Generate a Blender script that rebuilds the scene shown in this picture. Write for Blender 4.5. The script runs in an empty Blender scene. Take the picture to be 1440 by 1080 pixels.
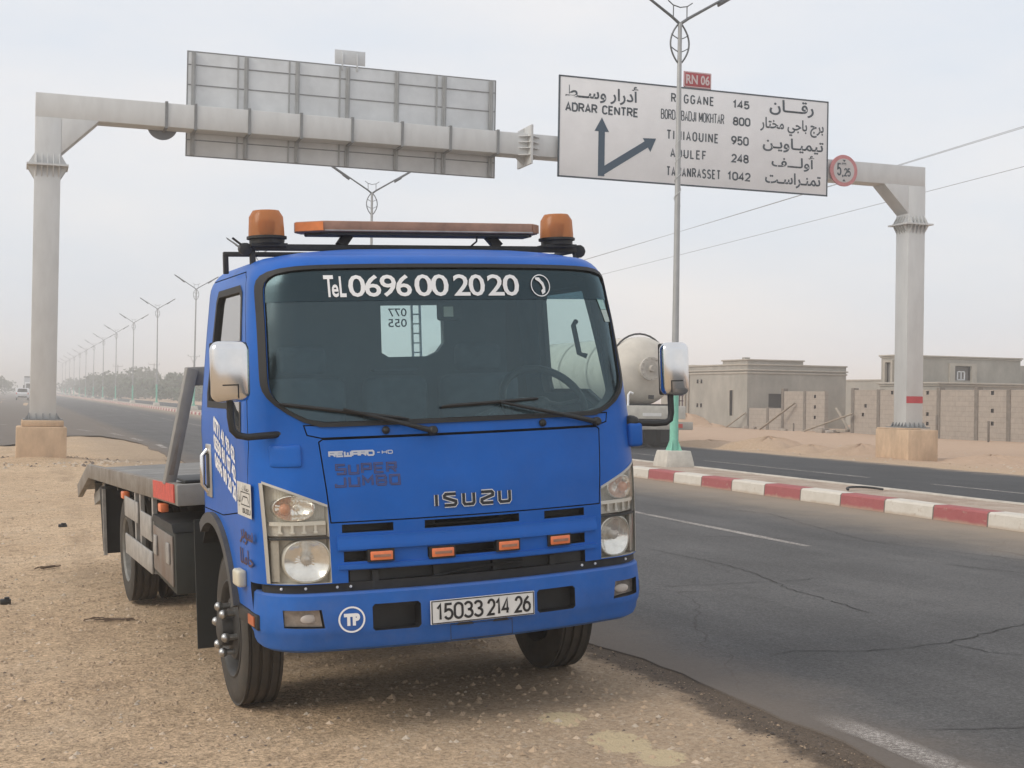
import bpy, bmesh, math, random
from math import sin, cos, pi, radians, sqrt, hypot
from mathutils import Vector, Matrix, noise as mnoise
random.seed(7)
scene = bpy.context.scene
COL = scene.collection

# ------------------------------------------------------------------ camera
EYE = Vector((0, 0, 1.6)); YAW = radians(19.7); PITCH = 0.0098; ROLL = 0.016
fw = Vector((sin(YAW)*cos(PITCH), cos(YAW)*cos(PITCH), sin(PITCH)))
rt = Vector((cos(YAW), -sin(YAW), 0)); up = rt.cross(fw)
rt, up = rt*cos(ROLL)+up*sin(ROLL), up*cos(ROLL)-rt*sin(ROLL)
cam = bpy.data.objects.new('camera', bpy.data.cameras.new('camera'))
COL.objects.link(cam)
cam.matrix_world = Matrix(((rt.x, up.x, -fw.x, EYE.x), (rt.y, up.y, -fw.y, EYE.y), (rt.z, up.z, -fw.z, EYE.z), (0, 0, 0, 1)))
cam.data.sensor_width = 36; cam.data.lens = 1940/1440*36
cam.data.clip_start = 0.05; cam.data.clip_end = 6000
scene.camera = cam

# ------------------------------------------------------------------ world, sun, exposure
SUN_EL = radians(35); SUN_AZ = radians(-98)      # azimuth from +Y towards +X (sun stands over the left shoulder side)
w = bpy.data.worlds.new('World'); scene.world = w; w.use_nodes = True
nt = w.node_tree; nt.nodes.clear()
N = nt.nodes.new; L = nt.links.new
wo = N('ShaderNodeOutputWorld'); bg = N('ShaderNodeBackground'); bg.inputs['Strength'].default_value = 0.1
sky = N('ShaderNodeTexSky'); sky.sky_type = 'NISHITA'; sky.sun_disc = False
sky.sun_elevation = SUN_EL; sky.sun_rotation = SUN_AZ; sky.dust_density = 4; sky.air_density = 1.2; sky.ozone_density = 1
tc = N('ShaderNodeTexCoord'); mp = N('ShaderNodeMapping'); mp.inputs['Scale'].default_value = (1.6, 1.6, 5.0)
nz = N('ShaderNodeTexNoise'); nz.inputs['Scale'].default_value = 1.7; nz.inputs['Detail'].default_value = 6; nz.inputs['Roughness'].default_value = .55
cr = N('ShaderNodeValToRGB'); cr.color_ramp.elements[0].position = .36; cr.color_ramp.elements[1].position = .68
cr.color_ramp.elements[0].color = (.685, .725, .785, 1); cr.color_ramp.elements[1].color = (.825, .805, .80, 1)
sc = N('ShaderNodeVectorMath'); sc.operation = 'SCALE'; sc.inputs['Scale'].default_value = 9.15
mx = N('ShaderNodeMix'); mx.data_type = 'RGBA'; mx.inputs['Factor'].default_value = .88
L(tc.outputs['Generated'], mp.inputs['Vector']); L(mp.outputs['Vector'], nz.inputs['Vector']); L(nz.outputs['Fac'], cr.inputs['Fac'])
L(cr.outputs['Color'], sc.inputs[0]); L(sky.outputs['Color'], mx.inputs['A']); L(sc.outputs['Vector'], mx.inputs['B'])
L(mx.outputs['Result'], bg.inputs['Color']); L(bg.outputs['Background'], wo.inputs['Surface'])
sl = bpy.data.lights.new('sun', 'SUN'); sl.energy = 1.1; sl.angle = radians(28); sl.color = (1, .93, .82)
so = bpy.data.objects.new('sun', sl); COL.objects.link(so)
sd = Vector((sin(SUN_AZ)*cos(SUN_EL), cos(SUN_AZ)*cos(SUN_EL), sin(SUN_EL)))
so.rotation_euler = (-sd).to_track_quat('-Z', 'Y').to_euler()
scene.view_settings.view_transform = 'Standard'; scene.view_settings.look = 'None'
scene.view_settings.exposure = 0.42; scene.view_settings.gamma = 1
scene.cycles.volume_bounces = 1; scene.cycles.transparent_max_bounces = 16; scene.cycles.max_bounces = 8

# ------------------------------------------------------------------ materials
MATS = {}
def mat(name, col, rough=.6, metal=0, var=0, vscale=6, bump=0, bscale=60, coat=0, spec=.5, var2=None, stretch=None):
    if name in MATS: return MATS[name]
    m = bpy.data.materials.new(name); m.use_nodes = True; MATS[name] = m
    t = m.node_tree; b = t.nodes['Principled BSDF']
    b.inputs['Base Color'].default_value = (*col, 1); b.inputs['Roughness'].default_value = rough
    b.inputs['Metallic'].default_value = metal; b.inputs['Coat Weight'].default_value = coat; b.inputs['Coat Roughness'].default_value = .25
    b.inputs['Specular IOR Level'].default_value = spec
    if var or bump:
        c = t.nodes.new('ShaderNodeTexCoord'); mm = t.nodes.new('ShaderNodeMapping'); t.links.new(c.outputs['Object'], mm.inputs['Vector'])
        if stretch: mm.inputs['Scale'].default_value = stretch
    if var:
        n = t.nodes.new('ShaderNodeTexNoise'); n.inputs['Scale'].default_value = vscale; n.inputs['Detail'].default_value = 8; n.inputs['Roughness'].default_value = .65
        t.links.new(mm.outputs['Vector'], n.inputs['Vector'])
        r = t.nodes.new('ShaderNodeValToRGB'); r.color_ramp.elements[0].position = .3; r.color_ramp.elements[1].position = .72
        d = var2 or tuple(x*(1-var) for x in col)
        r.color_ramp.elements[0].color = (*d, 1); r.color_ramp.elements[1].color = (*[min(1, x*(1+var*.6)) for x in col], 1)
        t.links.new(n.outputs['Fac'], r.inputs['Fac']); t.links.new(r.outputs['Color'], b.inputs['Base Color'])
    if bump:
        n2 = t.nodes.new('ShaderNodeTexNoise'); n2.inputs['Scale'].default_value = bscale; n2.inputs['Detail'].default_value = 5
        t.links.new(mm.outputs['Vector'], n2.inputs['Vector'])
        bp = t.nodes.new('ShaderNodeBump'); bp.inputs['Strength'].default_value = bump; bp.inputs['Distance'].default_value = .02
        t.links.new(n2.outputs['Fac'], bp.inputs['Height']); t.links.new(bp.outputs['Normal'], b.inputs['Normal'])
    return m

def glass(name, tint, gl=.06, rough=.03, gc=(1, 1, 1)):
    if name in MATS: return MATS[name]
    m = bpy.data.materials.new(name); m.use_nodes = True; MATS[name] = m
    t = m.node_tree; t.nodes.clear()
    o = t.nodes.new('ShaderNodeOutputMaterial'); a = t.nodes.new('ShaderNodeBsdfTransparent'); g = t.nodes.new('ShaderNodeBsdfGlossy')
    a.inputs['Color'].default_value = (*tint, 1); g.inputs['Roughness'].default_value = rough; g.inputs['Color'].default_value = (*gc, 1)
    lw = t.nodes.new('ShaderNodeLayerWeight'); lw.inputs['Blend'].default_value = .5
    fr = t.nodes.new('ShaderNodeMath'); fr.operation = 'POWER'; fr.inputs[1].default_value = 5; t.links.new(lw.outputs['Facing'], fr.inputs[0])
    ad = t.nodes.new('ShaderNodeMath'); ad.operation = 'MULTIPLY_ADD'; ad.inputs[1].default_value = 1-gl; ad.inputs[2].default_value = gl
    mx = t.nodes.new('ShaderNodeMixShader')
    t.links.new(fr.outputs[0], ad.inputs[0]); t.links.new(ad.outputs[0], mx.inputs[0]); t.links.new(a.outputs[0], mx.inputs[1]); t.links.new(g.outputs[0], mx.inputs[2])
    t.links.new(mx.outputs[0], o.inputs['Surface'])
    return m

BLUE = mat('blue_paint', (.009, .118, .49), .36, 0, .12, 3, .02, 25, coat=.04, spec=.18)
BLUE2 = mat('blue_bumper_paint', (.014, .122, .46), .5, 0, .16, 4, .03, 25, spec=.22)
def dust_up(m, dust=(.33, .28, .22), amt=.35, z0=.5, z1=1.5):
    t = m.node_tree; b = t.nodes['Principled BSDF']; src = b.inputs['Base Color'].links[0].from_socket
    ge = t.nodes.new('ShaderNodeNewGeometry'); sx = t.nodes.new('ShaderNodeSeparateXYZ'); t.links.new(ge.outputs['Normal'], sx.inputs[0])
    c = t.nodes.new('ShaderNodeTexCoord'); so_ = t.nodes.new('ShaderNodeSeparateXYZ'); t.links.new(c.outputs['Object'], so_.inputs[0])
    def mr(x, a, b_, c_, d):
        n = t.nodes.new('ShaderNodeMapRange'); n.inputs[1].default_value = a; n.inputs[2].default_value = b_; n.inputs[3].default_value = c_; n.inputs[4].default_value = d; t.links.new(x, n.inputs[0]); return n.outputs[0]
    n = t.nodes.new('ShaderNodeTexNoise'); n.inputs['Scale'].default_value = 5; n.inputs['Detail'].default_value = 8; n.inputs['Roughness'].default_value = .7; t.links.new(c.outputs['Object'], n.inputs['Vector'])
    mpn = t.nodes.new('ShaderNodeMapping'); mpn.inputs['Scale'].default_value = (26, 26, 1.2); t.links.new(c.outputs['Object'], mpn.inputs['Vector'])
    n2 = t.nodes.new('ShaderNodeTexNoise'); n2.inputs['Scale'].default_value = 1; n2.inputs['Detail'].default_value = 4; t.links.new(mpn.outputs[0], n2.inputs['Vector'])
    def ma(op, a, b_):
        q = t.nodes.new('ShaderNodeMath'); q.operation = op; q.use_clamp = True
        for i, x in enumerate((a, b_)):
            if isinstance(x, (int, float)): q.inputs[i].default_value = x
            else: t.links.new(x, q.inputs[i])
        return q.outputs[0]
    flat = mr(sx.outputs[2], .25, .95, 0, .55); low = mr(so_.outputs[2], z1, z0, 0, .30); film = mr(n.outputs['Fac'], .42, .75, .0, .34); st = mr(n2.outputs['Fac'], .55, .75, 0, .10)
    f = ma('MULTIPLY', ma('ADD', ma('ADD', flat, low), ma('ADD', film, st)), ma('MULTIPLY', mr(n.outputs['Fac'], .25, .8, .35, 1.0), amt))
    mx = t.nodes.new('ShaderNodeMix'); mx.data_type = 'RGBA'; t.links.new(f, mx.inputs['Factor']); t.links.new(src, mx.inputs['A']); mx.inputs['B'].default_value = (*dust, 1); t.links.new(mx.outputs['Result'], b.inputs['Base Color'])
    ro = ma('ADD', b.inputs['Roughness'].default_value, f); t.links.new(ro, b.inputs['Roughness'])
dust_up(BLUE, amt=.11); dust_up(BLUE2, amt=.28, z0=.35, z1=.9)
BLACK = mat('black_plastic', (.018, .019, .02), .55, 0, .3, 10)
RUBBER = mat('rubber_seal', (.016, .017, .018), .65)
TYRE = mat('tyre_rubber', (.030, .029, .027), .8, 0, .45, 7, .15, 60, var2=(.065, .055, .043))
RIM = mat('rim_grey', (.055, .053, .05), .6, .2, .4, 8)
RIM2 = mat('rim_light', (.22, .215, .20), .55, .4, .35, 9)
CHROME = mat('chrome', (.78, .78, .78), .13, 1, .10, 5)
WHITE = mat('white_letter', (.86, .87, .88), .5)
PLATEW = mat('plate_white', (.80, .80, .78), .5, 0, .12, 14)
INK = mat('black_ink', (.02, .02, .022), .5)
RUST = mat('rust_letter', (.10, .055, .075), .7, 0, .5, 40)
AMBER = mat('amber_plastic', (.75, .22, .055), .3, 0, .2, 14, spec=.6)
AMBERD = mat('amber_bar', (.36, .20, .135), .4, 0, .3, 12)
ORANGE = mat('marker_orange', (.85, .23, .09), .3, 0, .15, 30)
DARKM = mat('dark_metal', (.035, .037, .038), .6, .1, .35, 8)
CHASSIS = mat('chassis_black', (.02, .02, .019), .75, 0, .4, 8)
BEDGREY = mat('bed_grey', (.25, .245, .225), .6, .05, .28, 5, .05, 60, var2=(.21, .20, .185))
BEDRUST = mat('bed_grey_worn', (.225, .21, .185), .65, .05, .4, 6, .08, 50, var2=(.155, .125, .10))
BOXG = mat('toolbox_grey', (.038, .042, .038), .6, .1, .3, 4)
ALU = mat('worn_aluminium', (.42, .41, .39), .5, .4, .3, 12)
REDREF = mat('red_reflector', (.62, .08, .06), .45, 0, .25, 25, .4, 60)
INTER = mat('cab_interior', (.055, .075, .09), .85, 0, .3, 4)
DASH = mat('dashboard', (.13, .15, .16), .85, 0, .5, 90)
SEAT = mat('seat_cloth', (.06, .08, .10), .9, 0, .4, 8)
FILM = glass('sun_strip_film', (.13, .20, .25), .06, .22, (.62, .90, 1.0))
GLASS = glass('windscreen_glass', (.66, .80, .80), .085, .20, (.66, .90, 1.0))
SGLASS = glass('side_glass', (.80, .86, .84), .09, .03)
SGLASS2 = glass('reflective_side_glass', (.55, .57, .56), .34, .06)  # reflection share raised so the left pane mirrors more sky and ground
LENS = glass('lamp_lens', (.97, .97, .95), .07, .08)
REFL = mat('lamp_reflector', (.88, .87, .84), .16, .8, .15, 20)
LAMPG = mat('lamp_grey', (.62, .60, .54), .45, .2, .15, 14)
CREAM = mat('cream_lens', (.62, .58, .46), .4)
FOGL = mat('fog_lens', (.36, .32, .29), .25, .3, .5, 15)
STEEL = mat('galvanised_steel', (.60, .61, .605), .55, .2, .08, 1.6, .03, 30, var2=(.545, .55, .545), stretch=(2.5, 2.5, .8))
STEELB = mat('sign_back_aluminium', (.60, .62, .63), .5, .2, .16, 1.3)
STEELD = mat('seam_steel', (.23, .24, .245), .6, .2, .2, 4)
SIGNW = mat('sign_face', (.80, .80, .81), .5, 0, .08, 1.2)
SIGNINK = mat('sign_ink', (.045, .065, .085), .5)
SIGNBLUE = mat('sign_arrow', (.035, .075, .12), .5)
SIGNRED = mat('sign_red', (.40, .05, .065), .5, 0, .15, 5)
PALERED = mat('faded_red', (.55, .22, .23), .5, 0, .2, 6)
CONC = mat('pedestal_concrete', (.58, .42, .28), .9, 0, .25, 2.2, .25, 22, var2=(.42, .30, .20), stretch=(1.6, 1.6, .7))
BLOCKC = mat('lamp_base_concrete', (.55, .52, .46), .85, 0, .2, 5, .1, 25)
LAMPST = mat('lamp_steel', (.155, .165, .17), .5, .4, .25, 3)
MINT = mat('mint_paint', (.22, .56, .43), .5, 0, .2, 6)
STUCCO = mat('grey_stucco', (.355, .335, .295), .9, 0, .25, .8, .15, 14, var2=(.265, .25, .22), stretch=(1.3, 1.3, .8))
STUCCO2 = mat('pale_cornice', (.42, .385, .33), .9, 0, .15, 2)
DARKHOLE = mat('dark_opening', (.05, .047, .045), .9)
TIMBER = mat('weathered_timber', (.35, .30, .24), .85, 0, .3, 6)
TANKW = mat('tank_white', (.62, .58, .51), .5, 0, .16, 1.6)
TANKG = mat('truck_grey', (.46, .43, .38), .7, 0, .25, 3)
WIRE = mat('wire', (.24, .235, .23), .7)
CARW = mat('car_white', (.65, .66, .67), .35)
LEAF = mat('bush_leaves', (.065, .095, .04), .8, 0, .45, .6)
BARK = mat('bark', (.10, .08, .06), .9)

# ------------------------------------------------------------------ mesh builder
class MB:
    def __init__(s): s.v = []; s.f = []; s.m = []
    def add(s, vs, fs, mi=0):
        o = len(s.v); s.v += [tuple(p) for p in vs]; s.f += [tuple(i+o for i in f) for f in fs]; s.m += [mi]*len(fs); return s
    def box(s, x0, x1, y0, y1, z0, z1, mi=0):
        return s.add([(x0,y0,z0),(x1,y0,z0),(x1,y1,z0),(x0,y1,z0),(x0,y0,z1),(x1,y0,z1),(x1,y1,z1),(x0,y1,z1)],
                     [(0,3,2,1),(4,5,6,7),(0,1,5,4),(1,2,6,5),(2,3,7,6),(3,0,4,7)], mi)
    def beam(s, a, b, w, h, mi=0, upv=(0,0,1)):
        a = Vector(a); b = Vector(b); d = (b-a).normalized(); u = Vector(upv)
        if abs(d.dot(u)) > .98: u = Vector((0, 1, 0))
        x = d.cross(u).normalized(); y = x.cross(d)
        vs = [p+x*i*w/2+y*j*h/2 for p in (a, b) for i, j in ((-1,-1),(1,-1),(1,1),(-1,1))]
        return s.add(vs, [(3,2,1,0),(4,5,6,7),(0,1,5,4),(1,2,6,5),(2,3,7,6),(3,0,4,7)], mi)
    def tube(s, pts, r, n=8, mi=0):
        pts = [Vector(p) for p in pts]; k = len(pts); rs = r if isinstance(r, (list, tuple)) else [r]*k
        vs = []; ref = None
        for i, p in enumerate(pts):
            d = (pts[min(i+1, k-1)]-pts[max(i-1, 0)]).normalized()
            if ref is None: ref = Vector((0,0,1)) if abs(d.z) < .9 else Vector((1,0,0))
            x = d.cross(ref).normalized(); y = x.cross(d).normalized(); ref = y
            vs += [p+(x*cos(2*pi*j/n)+y*sin(2*pi*j/n))*rs[i] for j in range(n)]
        fs = [(i*n+j, i*n+(j+1) % n, (i+1)*n+(j+1) % n, (i+1)*n+j) for i in range(k-1) for j in range(n)]
        fs += [tuple(reversed(range(n))), tuple(range((k-1)*n, k*n))]
        return s.add(vs, fs, mi)
    def lathe(s, prof, org, axis, n=32, mi=0, caps=True):
        a = Vector(axis).normalized(); t = Vector((0,0,1)) if abs(a.z) < .9 else Vector((1,0,0))
        x = a.cross(t).normalized(); y = a.cross(x); org = Vector(org); vs = []
        for r, h in prof: vs += [org+a*h+(x*cos(2*pi*j/n)+y*sin(2*pi*j/n))*r for j in range(n)]
        k = len(prof); fs = [(i*n+j, i*n+(j+1) % n, (i+1)*n+(j+1) % n, (i+1)*n+j) for i in range(k-1) for j in range(n)]
        if caps: fs += [tuple(reversed(range(n))), tuple(range((k-1)*n, k*n))]
        return s.add(vs, fs, mi)
    def ball(s, c, r, mi=0, nu=12, nv=8, sc=(1,1,1)):
        vs = []; c = Vector(c)
        for i in range(nv+1):
            t = pi*i/nv
            vs += [c+Vector((sin(t)*cos(2*pi*j/nu)*sc[0], sin(t)*sin(2*pi*j/nu)*sc[1], cos(t)*sc[2]))*r for j in range(nu)]
        return s.add(vs, [(i*nu+j, (i+1)*nu+j, (i+1)*nu+(j+1) % nu, i*nu+(j+1) % nu) for i in range(nv) for j in range(nu)], mi)
    def grid(s, fn, nu, nv, mi=0):
        vs = [fn(i/nu, j/nv) for j in range(nv+1) for i in range(nu+1)]
        return s.add(vs, [(j*(nu+1)+i, j*(nu+1)+i+1, (j+1)*(nu+1)+i+1, (j+1)*(nu+1)+i) for j in range(nv) for i in range(nu)], mi)
    def slab(s, fn, nu, nv, t0, t1, mi=0):
        """closed sheet: fn(u,v,d) between depths t0 (outer) and t1 (inner)"""
        A = [fn(i/nu, j/nv, t0) for j in range(nv+1) for i in range(nu+1)]; B = [fn(i/nu, j/nv, t1) for j in range(nv+1) for i in range(nu+1)]
        n = len(A); W = nu+1
        q = [(j*W+i, j*W+i+1, (j+1)*W+i+1, (j+1)*W+i) for j in range(nv) for i in range(nu)]
        fs = q+[tuple(x+n for x in reversed(f)) for f in q]
        edge = [j for j in range(W)]+[j*W+nu for j in range(1, nv+1)]+[nv*W+i for i in range(nu-1, -1, -1)]+[j*W for j in range(nv-1, 0, -1)]
        for a, b in zip(edge, edge[1:]+edge[:1]): fs.append((b, a, a+n, b+n))
        return s.add(A+B, fs, mi)
    def prism(s, pts, fn, d0, d1, mi=0):
        """polygon pts (u,v) mapped by fn(u,v,d) and closed between depths d0,d1"""
        n = len(pts)
        return s.add([fn(u, v, d0) for u, v in pts]+[fn(u, v, d1) for u, v in pts],
                     [tuple(range(n)), tuple(reversed(range(n, 2*n)))]+[((i+1) % n, i, i+n, (i+1) % n+n) for i in range(n)], mi)
    def build(s, name, mats, parent=None, smooth=None, bevel=0, seg=2, kind=None):
        me = bpy.data.meshes.new(name); me.from_pydata([tuple(p) for p in s.v], [], s.f); me.update()
        mats = mats if isinstance(mats, (list, tuple)) else [mats]
        for m in mats: me.materials.append(m)
        me.polygons.foreach_set('material_index', s.m)
        bm = bmesh.new(); bm.from_mesh(me); bmesh.ops.recalc_face_normals(bm, faces=bm.faces)
        if bevel:
            ed = [e for e in bm.edges if len(e.link_faces) == 2 and e.calc_face_angle(0) > .5]
            bmesh.ops.bevel(bm, geom=ed, offset=bevel, segments=seg, affect='EDGES', profile=.5, clamp_overlap=True)
        bm.to_mesh(me); bm.free()
        if smooth is not None or bevel:
            me.polygons.foreach_set('use_smooth', [True]*len(me.polygons)); me.set_sharp_from_angle(angle=radians(smooth or 40))
        o = bpy.data.objects.new(name, me); COL.objects.link(o)
        if parent: o.parent = parent
        if kind: o['kind'] = kind
        return o
def tag(o, label, cat, group=None):
    o['label'] = label; o['category'] = cat
    if group: o['group'] = group
    return o
def thing(name, label, cat, loc=(0,0,0), rz=0, group=None):
    o = bpy.data.objects.new(name, None); COL.objects.link(o); o.location = loc; o.rotation_euler = (0, 0, rz)
    o.empty_display_size = .3
    return tag(o, label, cat, group)
def dup(o, parent=None):
    c = o.copy(); COL.objects.link(c)
    if parent: c.parent = parent
    for ch in list(o.children): dup(ch, c)
    return c
def boolop(obj, cutters, op='DIFFERENCE', keep=False):
    for c in cutters:
        m = obj.modifiers.new('b', 'BOOLEAN'); m.operation = op; m.object = c; m.solver = 'EXACT'; m.material_mode = 'INDEX'
    bpy.context.view_layer.update()
    dg = bpy.context.evaluated_depsgraph_get()
    me = bpy.data.meshes.new_from_object(obj.evaluated_get(dg), preserve_all_data_layers=True, depsgraph=dg)
    obj.modifiers.clear(); obj.data = me
    if not keep:
        for c in cutters: bpy.data.objects.remove(c)
    return obj
def resmooth(o, ang=35):
    o.data.polygons.foreach_set('use_smooth', [True]*len(o.data.polygons)); o.data.set_sharp_from_angle(angle=radians(ang))

# ------------------------------------------------------------------ lettering
AR = {'ا':'FE8D FE8E','أ':'FE83 FE84','د':'FEA9 FEAA','ر':'FEAD FEAE','و':'FEED FEEE','ب':'FE8F FE90 FE91 FE92','ت':'FE95 FE96 FE97 FE98',
 'ج':'FE9D FE9E FE9F FEA0','ح':'FEA1 FEA2 FEA3 FEA4','خ':'FEA5 FEA6 FEA7 FEA8','س':'FEB1 FEB2 FEB3 FEB4','ط':'FEC1 FEC2 FEC3 FEC4','ف':'FED1 FED2 FED3 FED4',
 'ق':'FED5 FED6 FED7 FED8','ل':'FEDD FEDE FEDF FEE0','م':'FEE1 FEE2 FEE3 FEE4','ن':'FEE5 FEE6 FEE7 FEE8','ي':'FEF1 FEF2 FEF3 FEF4','ـ':'0640 0640 0640 0640'}
AR = {k: [chr(int(x, 16)) for x in v.split()] for k, v in AR.items()}
def arabic(t):
    out = ''
    for i, c in enumerate(t):
        if c not in AR: out += c; continue
        pj = i > 0 and t[i-1] in AR and len(AR[t[i-1]]) == 4
        nj = i+1 < len(t) and t[i+1] in AR and len(AR[c]) == 4
        out += AR[c][(3 if nj else 1) if pj else (2 if nj else 0)]
    return out[::-1]
def text2d(body, bold=0, spacing=1.0):
    cu = bpy.data.curves.new('t', 'FONT'); cu.body = body; cu.offset = bold; cu.space_character = spacing; cu.resolution_u = 3
    o = bpy.data.objects.new('t', cu); COL.objects.link(o); bpy.context.view_layer.update()
    dg = bpy.context.evaluated_depsgraph_get(); me = bpy.data.meshes.new_from_object(o.evaluated_get(dg))
    vs = [(v.co.x, v.co.y) for v in me.vertices]; fs = [tuple(p.vertices) for p in me.polygons]
    bpy.data.objects.remove(o); bpy.data.curves.remove(cu); bpy.data.meshes.remove(me)
    x0 = min(v[0] for v in vs); x1 = max(v[0] for v in vs); y0 = min(v[1] for v in vs); y1 = max(v[1] for v in vs)
    return [((x-x0)/(x1-x0), (y-y0)/(y1-y0)) for x, y in vs], fs
def put_text(mb, body, fn, u0, u1, v0, v1, d=.003, mi=0, bold=0, spacing=1.0):
    vs, fs = text2d(body, bold, spacing)
    mb.add([fn(u0+(u1-u0)*a, v0+(v1-v0)*b, d) for a, b in vs], fs, mi)
def put_stroke(mb, pts, w, fn, d=.003, mi=0, closed=False):
    """mitred polyline of width w in (u,v)"""
    n = len(pts); P = [Vector(p) for p in pts]; L_ = []; R_ = []
    for i in range(n):
        a = P[i-1] if (i > 0 or closed) else None; b = P[(i+1) % n] if (i < n-1 or closed) else None
        d1 = (P[i]-a).normalized() if a is not None else None; d2 = (b-P[i]).normalized() if b is not None else None
        d1 = d1 if d1 is not None else d2; d2 = d2 if d2 is not None else d1
        n1 = Vector((-d1.y, d1.x)); n2 = Vector((-d2.y, d2.x)); m = n1+n2
        m = m/max(.35, m.dot(n1)) if m.length > 1e-6 else n1
        L_.append(P[i]+m*w/2); R_.append(P[i]-m*w/2)
    k = n if closed else n-1
    vs = [fn(p.x, p.y, d) for p in L_]+[fn(p.x, p.y, d) for p in R_]
    mb.add(vs, [(i, (i+1) % n, n+(i+1) % n, n+i) for i in range(k)], mi)
def arc(cx, cy, rx, ry, a0, a1, n=10): return [(cx+rx*cos(radians(a0+(a1-a0)*i/n)), cy+ry*sin(radians(a0+(a1-a0)*i/n))) for i in range(n+1)]
SF = {'0': [arc(.5, .72, .5, .28, 0, 180)+arc(.5, .28, .5, .28, 180, 360)+[(1, .72)]], '1': [[(.05, .74), (.6, 1), (.6, 0)]], '2': [arc(.5, .70, .47, .30, 170, -35)+[(.02, 0), (1, 0)]],
 '3': [arc(.46, .75, .46, .25, 160, -90)[:-1]+[(.40, .5)], [(.40, .5)]+arc(.48, .26, .52, .26, 80, -160)], '4': [[(.74, 0), (.74, 1), (0, .27), (1, .27)]], '5': [[(.92, 1), (.14, 1), (.08, .54)]+arc(.48, .32, .50, .32, 135, -155)],
 '6': [arc(.5, .30, .5, .30, 0, 360, 18), [(.78, 1), (.25, .72), (.02, .36)]], '8': [arc(.5, .76, .43, .24, 0, 360, 18), arc(.5, .26, .5, .26, 0, 360, 18)], '9': [arc(.5, .70, .5, .30, 0, 360, 18), [(.22, 0), (.75, .28), (.98, .64)]],
 'A': [[(0, 0), (.5, 1), (1, 0)], [(.2, .30), (.8, .30)]], 'B': [[(0, 0), (0, 1), (.55, 1)]+arc(.55, .76, .37, .24, 80, -80)+[(0, .52)], [(.5, .52)]+arc(.58, .26, .42, .26, 80, -80)+[(0, 0)]], 'C': [arc(.52, .70, .48, .30, 20, 180)+arc(.52, .30, .48, .30, 180, 340)],
 'D': [[(0, 0), (0, 1), (.5, 1)]+arc(.5, .68, .5, .32, 90, 0)+arc(.5, .32, .5, .32, 0, -90)+[(0, 0)]], 'E': [[(.95, 1), (0, 1), (0, 0), (.95, 0)], [(0, .52), (.8, .52)]], 'F': [[(.95, 1), (0, 1), (0, 0)], [(0, .52), (.8, .52)]],
 'G': [arc(.52, .70, .48, .30, 25, 180)+arc(.52, .30, .48, .30, 180, 360)+[(1, .45), (.58, .45)]], 'H': [[(0, 0), (0, 1)], [(1, 0), (1, 1)], [(0, .52), (1, .52)]], 'I': [[(.5, 0), (.5, 1)]], 'J': [[(.9, 1), (.9, .3)]+arc(.45, .3, .45, .3, 0, -170)], 'K': [[(0, 0), (0, 1)], [(1, 1), (.05, .42)], [(.35, .6), (1, 0)]],
 'L': [[(0, 1), (0, 0), (.95, 0)]], 'M': [[(0, 0), (0, 1)], [(.02, .98), (.5, .2)], [(.5, .2), (.98, .98)], [(1, 1), (1, 0)]], 'N': [[(0, 0), (0, 1)], [(.02, .96), (.98, .04)], [(1, 0), (1, 1)]], 'O': [arc(.5, .68, .5, .32, 0, 180)+arc(.5, .32, .5, .32, 180, 360)+[(1, .68)]], 'R': [[(0, 0), (0, 1), (.55, 1)]+arc(.55, .75, .42, .25, 80, -80)+[(0, .5)], [(.5, .5), (1, 0)]],
 'S': [arc(.5, .75, .46, .25, 25, 230)+arc(.5, .26, .5, .26, 60, -155)], 'T': [[(0, 1), (1, 1)], [(.5, 1), (.5, 0)]], 'U': [[(0, 1), (0, .32)]+arc(.5, .32, .5, .32, 180, 360)+[(1, 1)]], 'm': [[(0, 0), (0, 1), (.5, 1), (.5, 0)], [(.5, 1), (1, 1), (1, 0)]], ' ': []}
SFW = {'I': .12, 'J': .8, ' ': .45, 'M': 1.15, '1': .65, 'E': .85, 'F': .85, 'L': .8}
def gtext(b, t, fn, x0, x1, z0, z1, wd, d=.003, mi=0, gap=.34):
    ws_ = [SFW.get(c, 1) for c in t]; tot = sum(ws_)+gap*(len(t)-1); k_ = (x1-x0-wd)/tot; x = x0+wd/2
    for c, q in zip(t, ws_):
        for pl in SF[c]: put_stroke(b, [(x+k_*q*u, z0+wd/2+(z1-z0-wd)*v) for u, v in pl], wd, fn, d, mi)
        x += k_*(q+gap)
def circ(cx, cy, r, n=28, ry=None): return [(cx+r*cos(2*pi*i/n), cy+(ry or r)*sin(2*pi*i/n)) for i in range(n)]
def put_poly(mb, pts, fn, d=.003, mi=0): mb.add([fn(u, v, d) for u, v in pts], [tuple(range(len(pts)))], mi)

# ================================================================== THE SETTING
RZ = .12
def smooth(a, b, x):
    t = max(0, min(1, (x-a)/(b-a))); return t*t*(3-2*t)
def gz(X, Y):
    near = .0065+.05*(X-1.14); near = max(near, -.05+.012*(X+.2)) if X < 0 else near
    near = min(near, .112)
    k = smooth(20, 34, Y)
    z = near*(1-k)+.085*k
    z += .13*math.exp(-((X-.5)**2+(Y-30.6)**2)/1.8)
    if X > 3.5: z = .08
    if X > 20: z = .08+.06*smooth(20, 20.3, X)+.06*smooth(20.3, 34, X)
    if X > 20.2 or X < 3.2:
        p = Vector((X*.9, Y*.9, 0)); z += (.012 if Y < 30 else .04)*mnoise.noise(p)+(.009 if Y < 30 else .02)*mnoise.noise(p*3.1)
        a = .008 if Y < 30 else .03
        z += a*(sin(X*2.1+1.3*sin(Y*.9))+sin(Y*1.7+X*.8))*.5
    return z
def axis_lines(segs):
    out = [segs[0][0]]
    for a, b, st in segs:
        n = max(1, round((b-a)/st)); out += [a+(b-a)*i/n for i in range(1, n+1)]
    return out
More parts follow.
